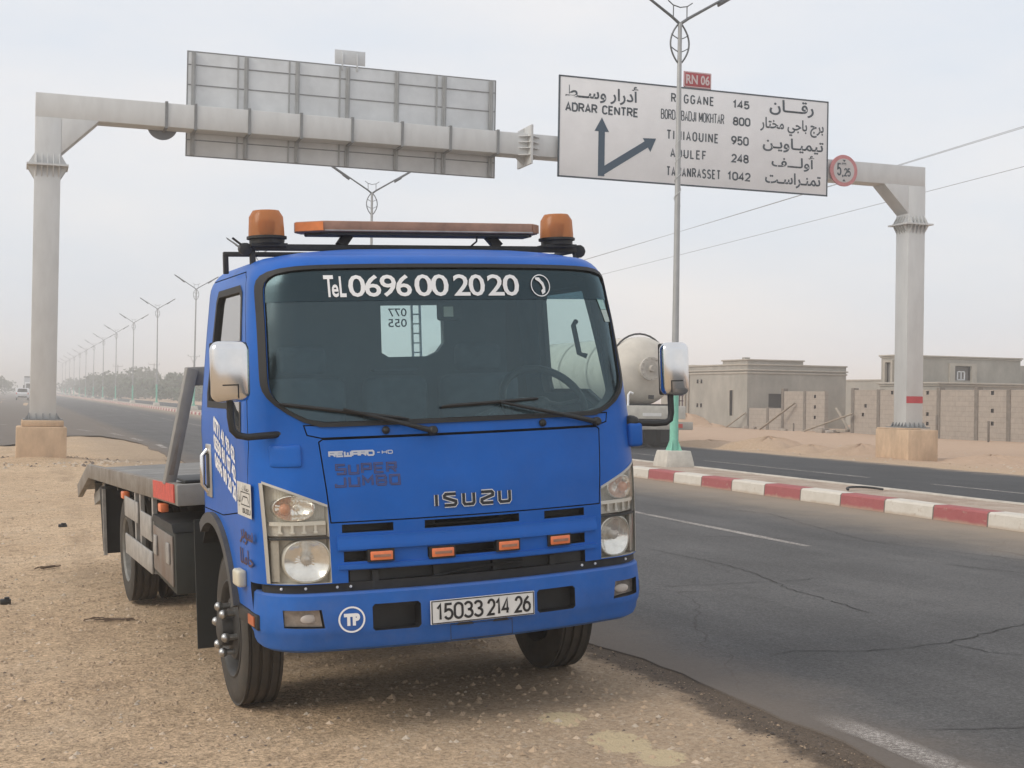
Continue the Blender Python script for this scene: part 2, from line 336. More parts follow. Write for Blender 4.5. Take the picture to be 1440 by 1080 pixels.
gx = axis_lines([(-1500,-300,300),(-300,-60,40),(-60,-12,6),(-12,-4,.6),(-4,3.2,.2),(3.2,3.6,.08),(3.6,20,4),(20,26,.3),(26,60,2),(60,300,30),(300,1500,300)])
gy = axis_lines([(-60,0,6),(0,2,.5),(2,14,.25),(14,34,.5),(34,60,2),(60,300,20),(300,2300,250)])
mb = MB(); W_ = len(gx)
mb.v = [(x, y, gz(x, y)) for y in gy for x in gx]
mb.f = [(j*W_+i, j*W_+i+1, (j+1)*W_+i+1, (j+1)*W_+i) for j in range(len(gy)-1) for i in range(W_-1)]; mb.m = [0]*len(mb.f)

def node_mat(name):
    m = bpy.data.materials.new(name); m.use_nodes = True; t = m.node_tree
    class H: pass
    h = H(); h.m = m; h.t = t; h.b = t.nodes['Principled BSDF']; h.c = t.nodes.new('ShaderNodeTexCoord').outputs['Object']
    def noise(scale, detail=6, rough=.6, vec=None, dist=0):
        n = t.nodes.new('ShaderNodeTexNoise'); n.inputs['Scale'].default_value = scale; n.inputs['Detail'].default_value = detail
        n.inputs['Roughness'].default_value = rough; n.inputs['Distortion'].default_value = dist; t.links.new(vec or h.c, n.inputs['Vector']); return n.outputs['Fac']
    def vor(scale, feat='F1', vec=None, out='Distance', rnd=1):
        n = t.nodes.new('ShaderNodeTexVoronoi'); n.feature = feat; n.inputs['Scale'].default_value = scale; n.inputs['Randomness'].default_value = rnd
        t.links.new(vec or h.c, n.inputs['Vector']); return n.outputs[out]
    def ramp(f, stops):
        r = t.nodes.new('ShaderNodeValToRGB'); e = r.color_ramp.elements
        while len(e) < len(stops): e.new(.5)
        for x, (p, c) in zip(e, stops): x.position = p; x.color = (*c, 1) if isinstance(c, tuple) else (c, c, c, 1)
        t.links.new(f, r.inputs['Fac']); return r.outputs['Color']
    def mix(f, a, b, mode='MIX'):
        n = t.nodes.new('ShaderNodeMix'); n.data_type = 'RGBA'; n.blend_type = mode
        for s, x in (('Factor', f), ('A', a), ('B', b)):
            if isinstance(x, (int, float)): n.inputs[s].default_value = x if s == 'Factor' else (x, x, x, 1)
            elif isinstance(x, tuple): n.inputs[s].default_value = (*x, 1)
            else: t.links.new(x, n.inputs[s])
        return n.outputs['Result']
    def mth(op, a, b=0.0, clamp=False):
        n = t.nodes.new('ShaderNodeMath'); n.operation = op; n.use_clamp = clamp
        for i, x in enumerate((a, b)):
            if isinstance(x, (int, float)): n.inputs[i].default_value = x
            else: t.links.new(x, n.inputs[i])
        return n.outputs[0]
    def xyz():
        s = t.nodes.new('ShaderNodeSeparateXYZ'); t.links.new(h.c, s.inputs[0]); return s.outputs
    def rng(x, a, b, c=0., d=1.):
        n = t.nodes.new('ShaderNodeMapRange'); n.interpolation_type = 'SMOOTHSTEP'
        n.inputs['From Min'].default_value = a; n.inputs['From Max'].default_value = b; n.inputs['To Min'].default_value = c; n.inputs['To Max'].default_value = d
        t.links.new(x, n.inputs['Value']); return n.outputs['Result']
    def bump(hh, st, dist, prev=None):
        n = t.nodes.new('ShaderNodeBump'); n.inputs['Strength'].default_value = st; n.inputs['Distance'].default_value = dist
        t.links.new(hh, n.inputs['Height'])
        if prev: t.links.new(prev, n.inputs['Normal'])
        return n.outputs['Normal']
    def mapping(sc, rot=(0,0,0)):
        n = t.nodes.new('ShaderNodeMapping'); n.inputs['Scale'].default_value = sc; n.inputs['Rotation'].default_value = rot; t.links.new(h.c, n.inputs['Vector']); return n.outputs[0]
    h.noise, h.vor, h.ramp, h.mix, h.mth, h.xyz, h.rng, h.bump, h.mapping = noise, vor, ramp, mix, mth, xyz, rng, bump, mapping
    h.link = lambda o, s: t.links.new(o, h.b.inputs[s])
    return h

# sandy gravel
g = node_mat('sandy_gravel'); X, Y, Z = g.xyz()
base = g.ramp(g.noise(.55, 8, .6), [(.3, (.46, .328, .212)), (.55, (.54, .397, .262)), (.75, (.61, .46, .315))])
fine = g.ramp(g.noise(38, 6, .75), [(.34, .42), (.5, 1.0), (.66, 1.42)])
col = g.mix(1, base, fine, 'MULTIPLY')
blot = g.ramp(g.noise(7, 7, .72), [(.36, .70), (.5, 1.0), (.64, 1.14)]); col = g.mix(.8, col, blot, 'MULTIPLY')
pits = g.mth('MULTIPLY', g.mth('SUBTRACT', 1, g.rng(g.vor(26), .10, .22)), g.rng(g.noise(9, 3), .50, .60)); col = g.mix(g.mth('MULTIPLY', pits, .55), col, (.17, .115, .07))
gcol = g.ramp(g.vor(55, out='Color'), [(.0, (.22, .155, .105)), (.35, (.43, .315, .21)), (.75, (.53, .405, .28)), (1.0, (.66, .56, .45))])
gravelly = g.rng(g.mth('ADD', g.noise(1.1, 5, .6), g.rng(X, .3, 3.0, -.12, .16)), .38, .62)
col = g.mix(g.mth('MULTIPLY', gravelly, .7), col, gcol)
# grey-brown gravel spilled next to the edge
sp = g.mth('MULTIPLY', g.rng(g.mth('ADD', X, g.mth('MULTIPLY', g.noise(.9, 5), 1.6)), 2.1, 3.5), g.mth('SUBTRACT', 1, g.rng(X, 5, 6)))
scol = g.ramp(g.noise(60, 5, .8), [(.3, (.13, .10, .075)), (.52, (.30, .23, .17)), (.75, (.46, .37, .27))])
col = g.mix(g.mth('MULTIPLY', sp, .42), col, scol)
# broken bitumen crumbs along the road edge, oil-dark and worn
wob = g.mth('MULTIPLY', g.mth('SUBTRACT', g.noise(2.6, 7, .7), .5), .5)
ex = g.mth('ADD', X, wob)
edge = g.mth('MULTIPLY', g.rng(ex, 3.10, 3.22), g.mth('SUBTRACT', 1, g.rng(Y, 26, 34)))
edge = g.mth('MULTIPLY', edge, g.mth('SUBTRACT', 1, g.rng(X, 5, 6)))
ecol = g.ramp(g.noise(90, 4, .8), [(.3, (.034, .027, .022)), (.55, (.088, .069, .056)), (.75, (.21, .165, .125))])
col = g.mix(g.mth('MULTIPLY', edge, .85), col, ecol)
# pale cracked mud patches
pt = 0.0
for px_, py_, rx_, ry_ in ((2.48, 6.12, .12, .14), (2.56, 5.64, .13, .20), (2.62, 5.36, .12, .14), (2.30, 5.1, .10, .10)):
    d_ = g.mth('ADD', g.mth('POWER', g.mth('DIVIDE', g.mth('SUBTRACT', X, px_), rx_), 2), g.mth('POWER', g.mth('DIVIDE', g.mth('SUBTRACT', Y, py_), ry_), 2))
    pt = g.mth('MAXIMUM', pt, g.mth('SUBTRACT', 1, g.rng(g.mth('ADD', d_, g.mth('MULTIPLY', g.mth('SUBTRACT', g.noise(7, 6, .7), .5), 3.4)), .75, .95)))
col = g.mix(g.mth('MULTIPLY', pt, .85), col, (.56, .455, .29))
# faint tyre tracks running along the verge
for x0, k in ((.35, .02), (-1.35, .03), (1.55, -.03)):
    dx = g.mth('ABSOLUTE', g.mth('SUBTRACT', g.mth('SUBTRACT', X, g.mth('MULTIPLY', Y, k)), x0))
    band = g.mth('MULTIPLY', g.mth('SUBTRACT', 1, g.rng(dx, .07, .15)), g.rng(g.noise(.5, 3), .46, .58))
    tread = g.rng(g.mth('FRACT', g.mth('ADD', g.mth('MULTIPLY', Y, 16), g.mth('MULTIPLY', dx, 60))), .3, .6)
    col = g.mix(g.mth('MULTIPLY', band, g.mth('ADD', .12, g.mth('MULTIPLY', tread, .22))), col, (.25, .175, .115))
# far dust: the plain beyond is rosier
col = g.mix(g.rng(X, 19, 23), col, g.mix(g.noise(3.2, 6, .7), (.42, .29, .20), (.56, .41, .30)))
g.link(col, 'Base Color'); g.b.inputs['Roughness'].default_value = .95; g.b.inputs['Specular IOR Level'].default_value = .15
n1 = g.bump(g.noise(5, 6, .6), .5, .05); n2 = g.bump(g.noise(45, 5, .7), .8, .012, n1)
n3 = g.bump(g.vor(19), .28, .016, g.bump(g.vor(70), .5, .006, n2)); g.link(n3, 'Normal')
SAND = g.m
mb.build('ground', SAND, kind='structure', smooth=60)

# asphalt (old, patched) and the newer dark asphalt of the far carriageway
def asphalt(name, dark, mid, light, dusty, cracks=True):
    a = node_mat(name); X, Y, Z = a.xyz()
    col = a.ramp(a.noise(.5, 7, .6), [(.3, dark), (.55, mid), (.75, light)])
    sp = a.ramp(a.noise(55, 5, .85), [(.32, .35), (.5, 1.0), (.66, 1.8)])
    col = a.mix(.85, col, sp, 'MULTIPLY')
    fl = a.rng(a.vor(30, out='Distance'), .10, .05); fl = a.mth('MULTIPLY', a.mth('SUBTRACT', 1, a.rng(a.vor(38), .05, .13)), a.rng(a.noise(6, 2), .50, .60))
    col = a.mix(a.mth('MULTIPLY', fl, .55), col, (.30, .28, .26))
    st = a.ramp(a.noise(1, 5, .6, a.mapping((2.2, .12, 1))), [(.35, .8), (.6, 1.12)])
    col = a.mix(.6, col, st, 'MULTIPLY')
    if cracks:
        d = a.mapping((1, 1, 1)); nzv = a.t.nodes.new('ShaderNodeTexNoise'); nzv.inputs['Scale'].default_value = 1.3; nzv.inputs['Detail'].default_value = 6; a.t.links.new(a.c, nzv.inputs['Vector'])
        add = a.t.nodes.new('ShaderNodeVectorMath'); add.operation = 'MULTIPLY_ADD'; add.inputs[1].default_value = (.55, .55, 0)
        a.t.links.new(nzv.outputs['Color'], add.inputs[0]); a.t.links.new(d, add.inputs[2])
        m2 = a.t.nodes.new('ShaderNodeMapping'); m2.inputs['Scale'].default_value = (.34, .22, 1); m2.inputs['Rotation'].default_value = (0, 0, .35); a.t.links.new(add.outputs[0], m2.inputs['Vector'])
        cd = a.vor(1, 'DISTANCE_TO_EDGE', m2.outputs[0])
        gate = a.rng(a.noise(.35, 3), .42, .56)
        ck = a.mth('MULTIPLY', a.mth('SUBTRACT', 1, a.rng(cd, .0006, .0030)), gate)
        col = a.mix(a.mth('MULTIPLY', ck, .45), col, (.03, .02, .019))
        # tyre-dark long streaks
    du = a.rng(a.mth('ADD', X, a.mth('MULTIPLY', a.noise(1.2, 6, .65), 1.4)), *dusty[0])
    col = a.mix(a.mth('MULTIPLY', du, dusty[2]), col, dusty[3])
    du = a.mth('SUBTRACT', 1, a.rng(a.mth('ADD', X, a.mth('MULTIPLY', a.noise(1.7, 6, .7), .9)), *dusty[1]))
    col = a.mix(a.mth('MULTIPLY', du, dusty[2]), col, dusty[4])
    a.link(col, 'Base Color'); a.b.inputs['Roughness'].default_value = .85; a.b.inputs['Specular IOR Level'].default_value = .3
    n1 = a.bump(a.noise(110, 3, .8), .55, .006); g2 = a.bump(a.noise(3, 4), .2, .02, n1); a.link(g2, 'Normal')
    return a.m
ASPH = asphalt('old_asphalt', (.074, .072, .071), (.094, .092, .091), (.122, .118, .115), ((9.2, 11.9), (3.85, 4.65), .75, (.36, .285, .21), (.165, .135, .11)))
ASPH2 = asphalt('new_asphalt', (.038, .040, .043), (.048, .050, .053), (.062, .063, .066), ((20.1, 21.0), (13.1, 13.7), .8, (.42, .32, .23), (.36, .28, .21)), False)

def ribbon(name, rows, m, thick=.06):
    """rows of (y, x0, x1, z): road sheet with a broken edge face"""
    b = MB(); n = len(rows); K = 10
    for y, x0, x1, z in rows: b.v += [(x0+(x1-x0)*i/K, y, z) for i in range(K+1)]
    for j in range(n-1):
        for i in range(K): b.f.append((j*(K+1)+i, j*(K+1)+i+1, (j+1)*(K+1)+i+1, (j+1)*(K+1)+i)); b.m.append(0)
    o = len(b.v)
    for y, x0, x1, z in rows: b.v.append((x0-.03, y, z-thick))
    for j in range(n-1): b.f.append((j*(K+1), (j+1)*(K+1), o+j+1, o+j)); b.m.append(0)
    return b.build(name, m, kind='structure', smooth=50)
rr = random.Random(3)
rows = []; y = -40.0
while y < 2200:
    x0 = 3.36+.05*sin(y*1.3)+.03*sin(y*3.7+1)+rr.uniform(-.025, .025) if y < 40 else 3.38
    rows.append((y, x0, 11.12, RZ)); y += .22 if 2 < y < 14 else (1.0 if y < 45 else (6 if y < 90 else 60))
ribbon('road', rows, ASPH)
# the side lane that opens out behind the gantry foot
b = MB()
side = [(-16, 43), (-6, 37.4), (-2.2, 37.8), (-.35, 38.9), (.9, 43.2), (1.6, 47.6), (2.6, 47.8), (3.1, 44), (3.5, 39), (3.5, 2200), (-9, 2200), (-9, 300), (-12, 110), (-20, 60)]
put_poly(b, side, lambda u, v, d: (u, v, RZ-.006))
b.build('side_road', ASPH, kind='structure')
rows = [(y, 12.78, 20.15+.08*sin(y*.9), RZ+.002) for y in axis_lines([(-40, 60, 2), (60, 2200, 60)])]
ribbon('far_road', rows, ASPH2)

# median: painted kerb, paved strip, plain far kerb
k = node_mat('painted_kerb'); X, Y, Z = k.xyz()
fr = k.mth('FRACT', k.mth('DIVIDE', k.mth('SUBTRACT', Y, 22.34-2.13*40), 2.13))
red = k.mth('LESS_THAN', fr, .5)
joint = k.mth('LESS_THAN', k.mth('ABSOLUTE', k.mth('SUBTRACT', k.mth('FRACT', k.mth('MULTIPLY', fr, 2)), .5)), .488)
col = k.mix(red, k.mix(k.noise(5, 6), (.52, .48, .41), (.70, .66, .60)), k.mix(k.noise(4, 6), (.30, .075, .078), (.40, .125, .125)))
wear = k.rng(k.noise(7, 7, .75), .60, .66)
col = k.mix(k.mth('MULTIPLY', wear, .7), col, (.44, .36, .28))
low = k.mth('SUBTRACT', 1, k.rng(k.mth('ADD', Z, k.mth('MULTIPLY', k.noise(3, 5), .1)), .17, .22))
col = k.mix(k.mth('MULTIPLY', low, .65), col, (.42, .32, .23)); col = k.mix(joint, (.16, .13, .11), col)
k.link(col, 'Base Color'); k.b.inputs['Roughness'].default_value = .85
k.link(k.bump(k.noise(30, 5, .7), .5, .02), 'Normal')
ys = axis_lines([(-40, 60, .535), (60, 300, 4), (300, 2200, 100)])
def extr(name, prof, m, wob=0):
    b = MB(); n = len(prof)
    for y in ys:
        dx = rr.uniform(-wob, wob); b.v += [(x+dx, y, z+rr.uniform(-wob, wob)*.5) for x, z in prof]
    for j in range(len(ys)-1):
        for i in range(n-1): b.f.append((j*n+i, j*n+i+1, (j+1)*n+i+1, (j+1)*n+i)); b.m.append(0)
    return b.build(name, m, kind='structure', smooth=30)
extr('kerb', [(11.10, .07), (11.115, .28), (11.14, .305), (11.36, .31), (11.40, .25), (11.40, .07)], k.m, .006)
p = node_mat('median_dust'); X, Y, Z = p.xyz()
col = p.ramp(p.noise(2.2, 7, .65), [(.3, (.30, .22, .165)), (.5, (.42, .33, .26)), (.72, (.50, .42, .35))])
col = p.mix(.7, col, p.ramp(p.noise(45, 5, .8), [(.3, .6), (.7, 1.3)]), 'MULTIPLY')
p.link(col, 'Base Color'); p.b.inputs['Roughness'].default_value = .95; p.link(p.bump(p.noise(30, 6, .7), .7, .03), 'Normal')
extr('median', [(11.38, .272), (11.7, .276), (12.1, .28), (12.6, .276)], p.m, .008)
extr('far_kerb', [(12.58, .07), (12.58, .285), (12.60, .30), (12.74, .295), (12.77, .08)], mat('kerb_concrete', (.50, .46, .40), .9, 0, .25, 4), .004)

# worn road markings
mk = node_mat('worn_marking'); e = mk.noise(60, 8, .85); e2 = mk.noise(1.5, 3)
X, Y, Z = mk.xyz()
ww = mk.rng(mk.mth('ADD', e, mk.mth('MULTIPLY', e2, .25)), .48, .78)
mk.link(mk.mix(e, (.62, .57, .53), (.42, .38, .34)), 'Base Color'); mk.b.inputs['Roughness'].default_value = .85
ed = mk.mth('MULTIPLY', mk.rng(X, 3.48, 3.56), mk.mth('SUBTRACT', 1, mk.rng(X, 3.64, 3.74)))
ed = mk.mth('MAXIMUM', ed, mk.mth('GREATER_THAN', X, 4.2)); ed = mk.mth('MAXIMUM', ed, mk.mth('GREATER_THAN', Y, 20))
end = mk.mth('MAXIMUM', mk.mth('SUBTRACT', 1, mk.rng(Y, 5.2, 5.75)), mk.mth('GREATER_THAN', Y, 8))
al = mk.mth('MULTIPLY', mk.mth('MULTIPLY', mk.mth('SUBTRACT', 1, ww), ed), end); al = mk.mth('MULTIPLY', al, .85)
tn_ = mk.t.nodes.new('ShaderNodeBsdfTransparent'); ms_ = mk.t.nodes.new('ShaderNodeMixShader'); mk.t.links.new(al, ms_.inputs[0]); mk.t.links.new(tn_.outputs[0], ms_.inputs[1]); mk.t.links.new(mk.b.outputs[0], ms_.inputs[2])
mk.t.links.new(ms_.outputs[0], mk.t.nodes['Material Output'].inputs['Surface'])
b = MB()
def mark(x0, x1, y0, y1, z=RZ+.004, n=14, j=.015):
    vs = [];
    for i in range(n+1):
        y = y0+(y1-y0)*i/n; vs += [(x0+rr.uniform(-j, j), y, z), (x1+rr.uniform(-j, j), y, z)]
    b.add(vs, [(2*i, 2*i+1, 2*i+3, 2*i+2) for i in range(n)])
mark(3.50, 3.72, 2.0, 5.75, j=.03)
mark(7.60, 7.72, 12.3, 19.3); mark(7.60, 7.72, 25, 32); mark(7.60, 7.72, 2, 4)
for i in range(12): mark(7.60, 7.72, 46+i*14, 53+i*14, j=.005)
for x, y, dx in ((3.60, 37.3, .05), (3.45, 42.8, -.1), (3.25, 47.8, -.25), (2.5, 52.2, -.4), (1.75, 55.4, -.5), (-.5, 61.4, -.8)):
    b.add([(x, y, RZ+.004), (x+.16, y, RZ+.004), (x+.16+dx, y+2.6, RZ+.004), (x+dx, y+2.6, RZ+.004)], [(0, 1, 2, 3)])
for i in range(16): mark(15.88, 15.99, 14.4+i*9, 21.4+i*9, RZ+.006, j=.004)
b.build('lane_marking', mk.m, kind='structure')

CR = [[(4.67, 9.9), (5.26, 9.89), (5.95, 9.95), (6.43, 10.06)], [(5.9, 12.43), (6.03, 11.32), (6.0, 10.5), (5.78, 9.55), (5.71, 8.55), (5.67, 8.23)], [(4.09, 7.04), (4.38, 7.15), (4.72, 7.06), (5.03, 7.07), (5.44, 7.14), (5.87, 7.35), (6.44, 7.63), (7.4, 7.9)],
 [(5.46, 7.14), (5.49, 6.81), (5.64, 6.68), (6.1, 6.4)], [(7.36, 11.27), (7.97, 10.91), (8.4, 9.96), (9.0, 9.2)], [(8.6, 30), (8.45, 24), (8.57, 18.4), (9.36, 16.03), (8.6, 12.63), (9.1, 10.79), (9.0, 8.5)], [(4.52, 9.57), (4.57, 9.52)], [(3.89, 5.26), (4.38, 5.18), (5.2, 5.3)], [(5.2, 22), (5.3, 18), (5.15, 15.5), (5.35, 13.5)]]
b = MB(); rc = random.Random(8)
for c in CR:
    pts = []
    for (x0, y0), (x1, y1) in zip(c, c[1:]):
        n = max(2, int(hypot(x1-x0, y1-y0)/.07)); pts += [(x0+(x1-x0)*i/n+rc.gauss(0, .012), y0+(y1-y0)*i/n+rc.gauss(0, .012)) for i in range(n)]
    pts.append(c[-1]); P = [Vector(p) for p in pts]; vs = []
    for i, p in enumerate(P):
        d = (P[min(i+1, len(P)-1)]-P[max(i-1, 0)]).normalized(); q = Vector((-d.y, d.x))*rc.uniform(.002, .0075)*min(1, i/4+.15, (len(P)-1-i)/4+.15)
        vs += [(p.x+q.x, p.y+q.y, RZ+.004), (p.x-q.x, p.y-q.y, RZ+.004)]
    b.add(vs, [(2*i, 2*i+1, 2*i+3, 2*i+2) for i in range(len(P)-1)])
b.build('road_crack', mat('crack_dark', (.028, .026, .025), .95), kind='structure')

# sand heaps along the far verge
def heap(x, y, r, h):
    b = MB(); ph = rr.uniform(0, 6)
    def f(u, v):
        a = 2*pi*u; q = v; rad = r*q*(1+.18*sin(3*a+ph)+.1*sin(7*a+2*ph))
        return (x+rad*cos(a)*1.25, y+rad*sin(a), .12+h*(1-q*q)**1.2*(1+.12*sin(9*a+5*q))-.06*q+rr.uniform(-.015, .015))
    b.grid(f, 36, 10); b.build('sand_mound', SAND, kind='structure', smooth=60)
for a in ((21.6, 37.0, 1.3, .38), (22.0, 35.2, 1.0, .22), (22.6, 33.6, 1.1, .30), (23.4, 29.0, 1.5, .2), (24.5, 27.0, 1.6, .2), (21.4, 40.5, 1.5, .18), (35.2, 69.5, 1.8, .7), (35.0, 66, 1.2, .25)): heap(*a)

# pebbles and grit on the shoulder
b = MB(); rp = random.Random(5)
def pebble(x, y, s, mi):
    z = gz(x, y); vs = []; a = rp.uniform(0, 6)
    for px, py, pz in ((1,0,0),(.5,.8,0.1),(-.5,.85,0),(-1,0,.1),(-.45,-.85,0),(.55,-.8,.05),(.1,.1,.75),(-.35,.2,.55)):
        px *= rp.uniform(.7, 1.2); py *= rp.uniform(.7, 1.2); pz *= rp.uniform(.7, 1.2)
        vs.append((x+s*(px*cos(a)-py*sin(a)), y+s*(px*sin(a)+py*cos(a)), z-.12*s+s*pz))
    b.add(vs, [(0,1,6),(1,2,7,6),(2,3,7),(3,4,7),(4,5,6,7),(5,0,6)], mi)
for i in range(7000):
    y = 2.2+rp.random()**1.5*20; pebble(3.25+rp.gauss(0, .075), y, rp.uniform(.0025, .005)+.012*rp.random()**10, rp.choice((2, 2, 3, 3, 3, 3, 0)))
n = 0
while n < 17000:
    y = 4.2+(rp.random()**1.7)*22; x = rp.uniform(-.18*y-2.2, 3.15)
    s = .003+.011*rp.random()**4+(.02*rp.random() if rp.random() < .006 else 0)
    if s < .006 and y > 14: s += .004
    pebble(x, y, s, rp.choice((0, 0, 0, 1, 1, 2))); n += 1
for i in range(700):
    y = 4.4+(rp.random()**1.4)*13; x = rp.uniform(-.18*y-2.0, 2.9); pebble(x, y, rp.uniform(.010, .026), rp.choice((1, 5, 5)))
for i in range(6500):
    y = 4.4+(rp.random()**1.5)*15; x = rp.uniform(-.18*y-2.0, 3.0); pebble(x, y, rp.uniform(.008, .020)+.012*rp.random()**6, rp.choice((4, 4, 4, 0)))
for i in range(260):
    a = rp.uniform(0, 6.28); r = abs(rp.gauss(0, .9)); pebble(.5+1.3*cos(a)*(.75+r*.5), 30.2+1.0*sin(a)*(.8+r*.5), rp.uniform(.02, .07), rp.choice((0, 1, 1, 2)))
for i in range(500):
    x = rp.uniform(20.3, 26); y = rp.uniform(22, 44); pebble(x, y, rp.uniform(.01, .05), rp.choice((0, 1, 1)))
b.build('gravel', [mat('pebble_tan', (.38, .28, .19), .9, 0, .2, 3), mat('pebble_pale', (.50, .42, .33), .9, 0, .2, 3), mat('pebble_dark', (.16, .125, .10), .9, 0, .3, 3), mat('bitumen_crumb', (.075, .06, .05), .9, 0, .3, 3), mat('sand_clod', (.47, .35, .24), .95, 0, .25, 6), mat('pale_chip', (.58, .46, .34), .9, 0, .25, 6)], kind='stuff')

# ================================================================== OVERHEAD GANTRY AND ITS SIGNS
ga = thing('overhead_gantry', 'grey steel sign gantry spanning the road on two square legs', 'gantry', (11.4, 31, 0))
gl = lambda x: x-11.4
def gantry():
    b = MB(); b.box(gl(.24), gl(22.55), -.28, .24, 7.36, 7.88); b.build('beam', STEEL, ga, bevel=.012)
    for x in (2.93, 3.55, 4.72, 5.88, 7.05, 8.22, 9.38, 10.55):     # straps that clamp the posts
        b = MB(); b.box(gl(x)-.03, gl(x)+.03, -.31, .27, 7.33, 7.91); b.build('strap', STEELD, ga)
    b = MB(); X = gl(11.33)                                          # bolted flange with its ribs
    b.box(X-.025, X+.025, -.50, .46, 7.14, 8.06)
    for s in (-1, 1):
        for z in (7.36, 7.52, 7.66, 7.80): b.prism([(X+s*.025, -.28), (X+s*.025, -.48), (X+s*.27, -.28)], lambda u, v, d, z=z: (u, v, z+d), -.008, .008)
        for zz, z1 in ((7.88, 8.05), (7.36, 7.15)): b.prism([(X+s*.025, zz), (X+s*.025, z1), (X+s*.27, zz)], lambda u, v, d: (u, d, v), -.02, .02)
    b.build('flange', STEEL, ga)
    for px, inner in ((.505, 1), (22.29, -1)):
        P = gl(px); w = .262; b = MB(); b.box(P-w, P+w, -.29, .25, .98, 7.362)
        hx = [(P+inner*w, 6.62), (P+inner*w, 7.365), (P+inner*(w+.76), 7.365), (P+inner*(w+.70), 7.30)]
        b.prism(hx, lambda u, v, d: (u, d, v), -.285, .245)
        pil = b.build('pillar', STEEL, ga, bevel=.008)
        b = MB(); b.box(P-.42, P+.42, -.44, .40, 6.33, 6.37)
        for s in (-1, 1):
            for i in range(5):
                o = (i-2)*.115
                for z0, z1 in ((6.37, 6.60), (6.33, 6.10)):
                    b.prism([(P+s*w, z0), (P+s*.40, z0), (P+s*w, z1)], lambda u, v, d, o=o: (u, -.02+o+d, v), -.008, .008)
                    y0 = -.29 if s < 0 else .25
                    b.prism([(y0, z0), (y0+s*.14, z0), (y0, z1)], lambda u, v, d, o=o: (P+o+d, u, v), -.008, .008)
        b.build('pillar_flange', STEEL, pil)
        b = MB(); b.box(P-.40, P+.40, -.44, .40, .96, .99)
        for i in range(5):
            o = (i-2)*.14
            for y0, s in ((-.29, -1), (.25, 1)): b.prism([(y0, .99), (y0+s*.10, .99), (y0, 1.11)], lambda u, v, d, o=o: (P+o+d, u, v), -.01, .01)
            for s in (-1, 1): b.prism([(P+s*w, .99), (P+s*.36, .99), (P+s*w, 1.11)], lambda u, v, d, o=o: (u, -.02+o+d, v), -.01, .01)
        b.build('base_plate', STEELD, pil)
        b = MB(); x0, x1 = (P-.53, P+.48) if inner > 0 else (gl(21.57), gl(22.43)+.05)
        if inner > 0: b.box(x0, x1, -.62, .55, -.15, .83); b.box(P-.43, P+.42, -.52, .47, .83, .965)
        else: b.box(x0, x1, -1.05, .40, -.1, .93); b.box(x0+.02, x1-.18, -.60, .38, .93, .965)
        b.build('concrete_foot', CONC, ga, bevel=.03)
    b = MB(); b.box(gl(22.03)+.005, gl(22.55)-.005, -.297, -.291, 1.62, 1.80); b.build('red_band', mat('red_paint', (.50, .045, .055), .5, 0, .15, 6), ga)
gantry()

def slabxz(b, x0, x1, z0, z1, y0, y1, mi=0): b.box(x0, x1, y0, y1, z0, z1, mi)
# the panel seen from behind
sb = thing('road_sign', 'large blank direction sign seen from behind, plain aluminium on gantry beam', 'road sign', (7.05, 31.3, 8))
b = MB(); b.box(-3.63, 3.62, 0, .03, -1.14, 1.20); b.build('panel', STEELB, sb, bevel=.01)
b = MB()
for z in (-.78, -.32, .45, .90): b = MB(); b.box(-3.62, 3.61, -.012, -.001, z-.011, z+.011); b.build('seam', STEELD, sb)
for i, x in enumerate((3.55, 4.72, 5.88, 7.05, 8.22, 9.38, 10.55)):
    b = MB(); X = x-7.05; b.box(X-.045, X+.045, -.06, -.014, -1.12, 1.18); b.box(X-.008, X+.008, -.085, -.06, -1.12, 1.18)
    if i in (1, 2, 3, 5): b.box(X-.20, X-.165, -.03, -.014, -1.12, 1.18)
    b.build('post', mat('post_steel', (.36, .37, .37), .55, .2, .2, 3), sb)
b = MB(); b.box(-.31, .41, 0, .025, 1.24, 1.57); b.box(-.15, -.11, -.03, -.001, 1.10, 1.50); b.box(.20, .24, -.03, -.001, 1.10, 1.50)
b.build('number_plate', STEELB, sb, bevel=.008)
b = MB()
for a in ((-3.64, 3.63, 1.185, 1.207), (-3.64, 3.63, -1.147, -1.125), (-3.64, -3.615, -1.125, 1.185), (3.605, 3.63, -1.125, 1.185)): b.box(a[0], a[1], -.005, .033, a[2], a[3])
b.build('rim', STEELD, sb)
# round sign seen from behind
b = MB(); b.lathe([(.33, -.012), (.335, 0), (.33, .012)], (0, 0, 0), (0, 1, 0), 40)
rs = b.build('round_sign', mat('disc_back', (.22, .24, .27), .5, .2, .15, 3), smooth=40); rs.location = (2.9, 31.30, 7.5)
tag(rs, 'dark round sign seen from behind on beam near left pillar', 'road sign')

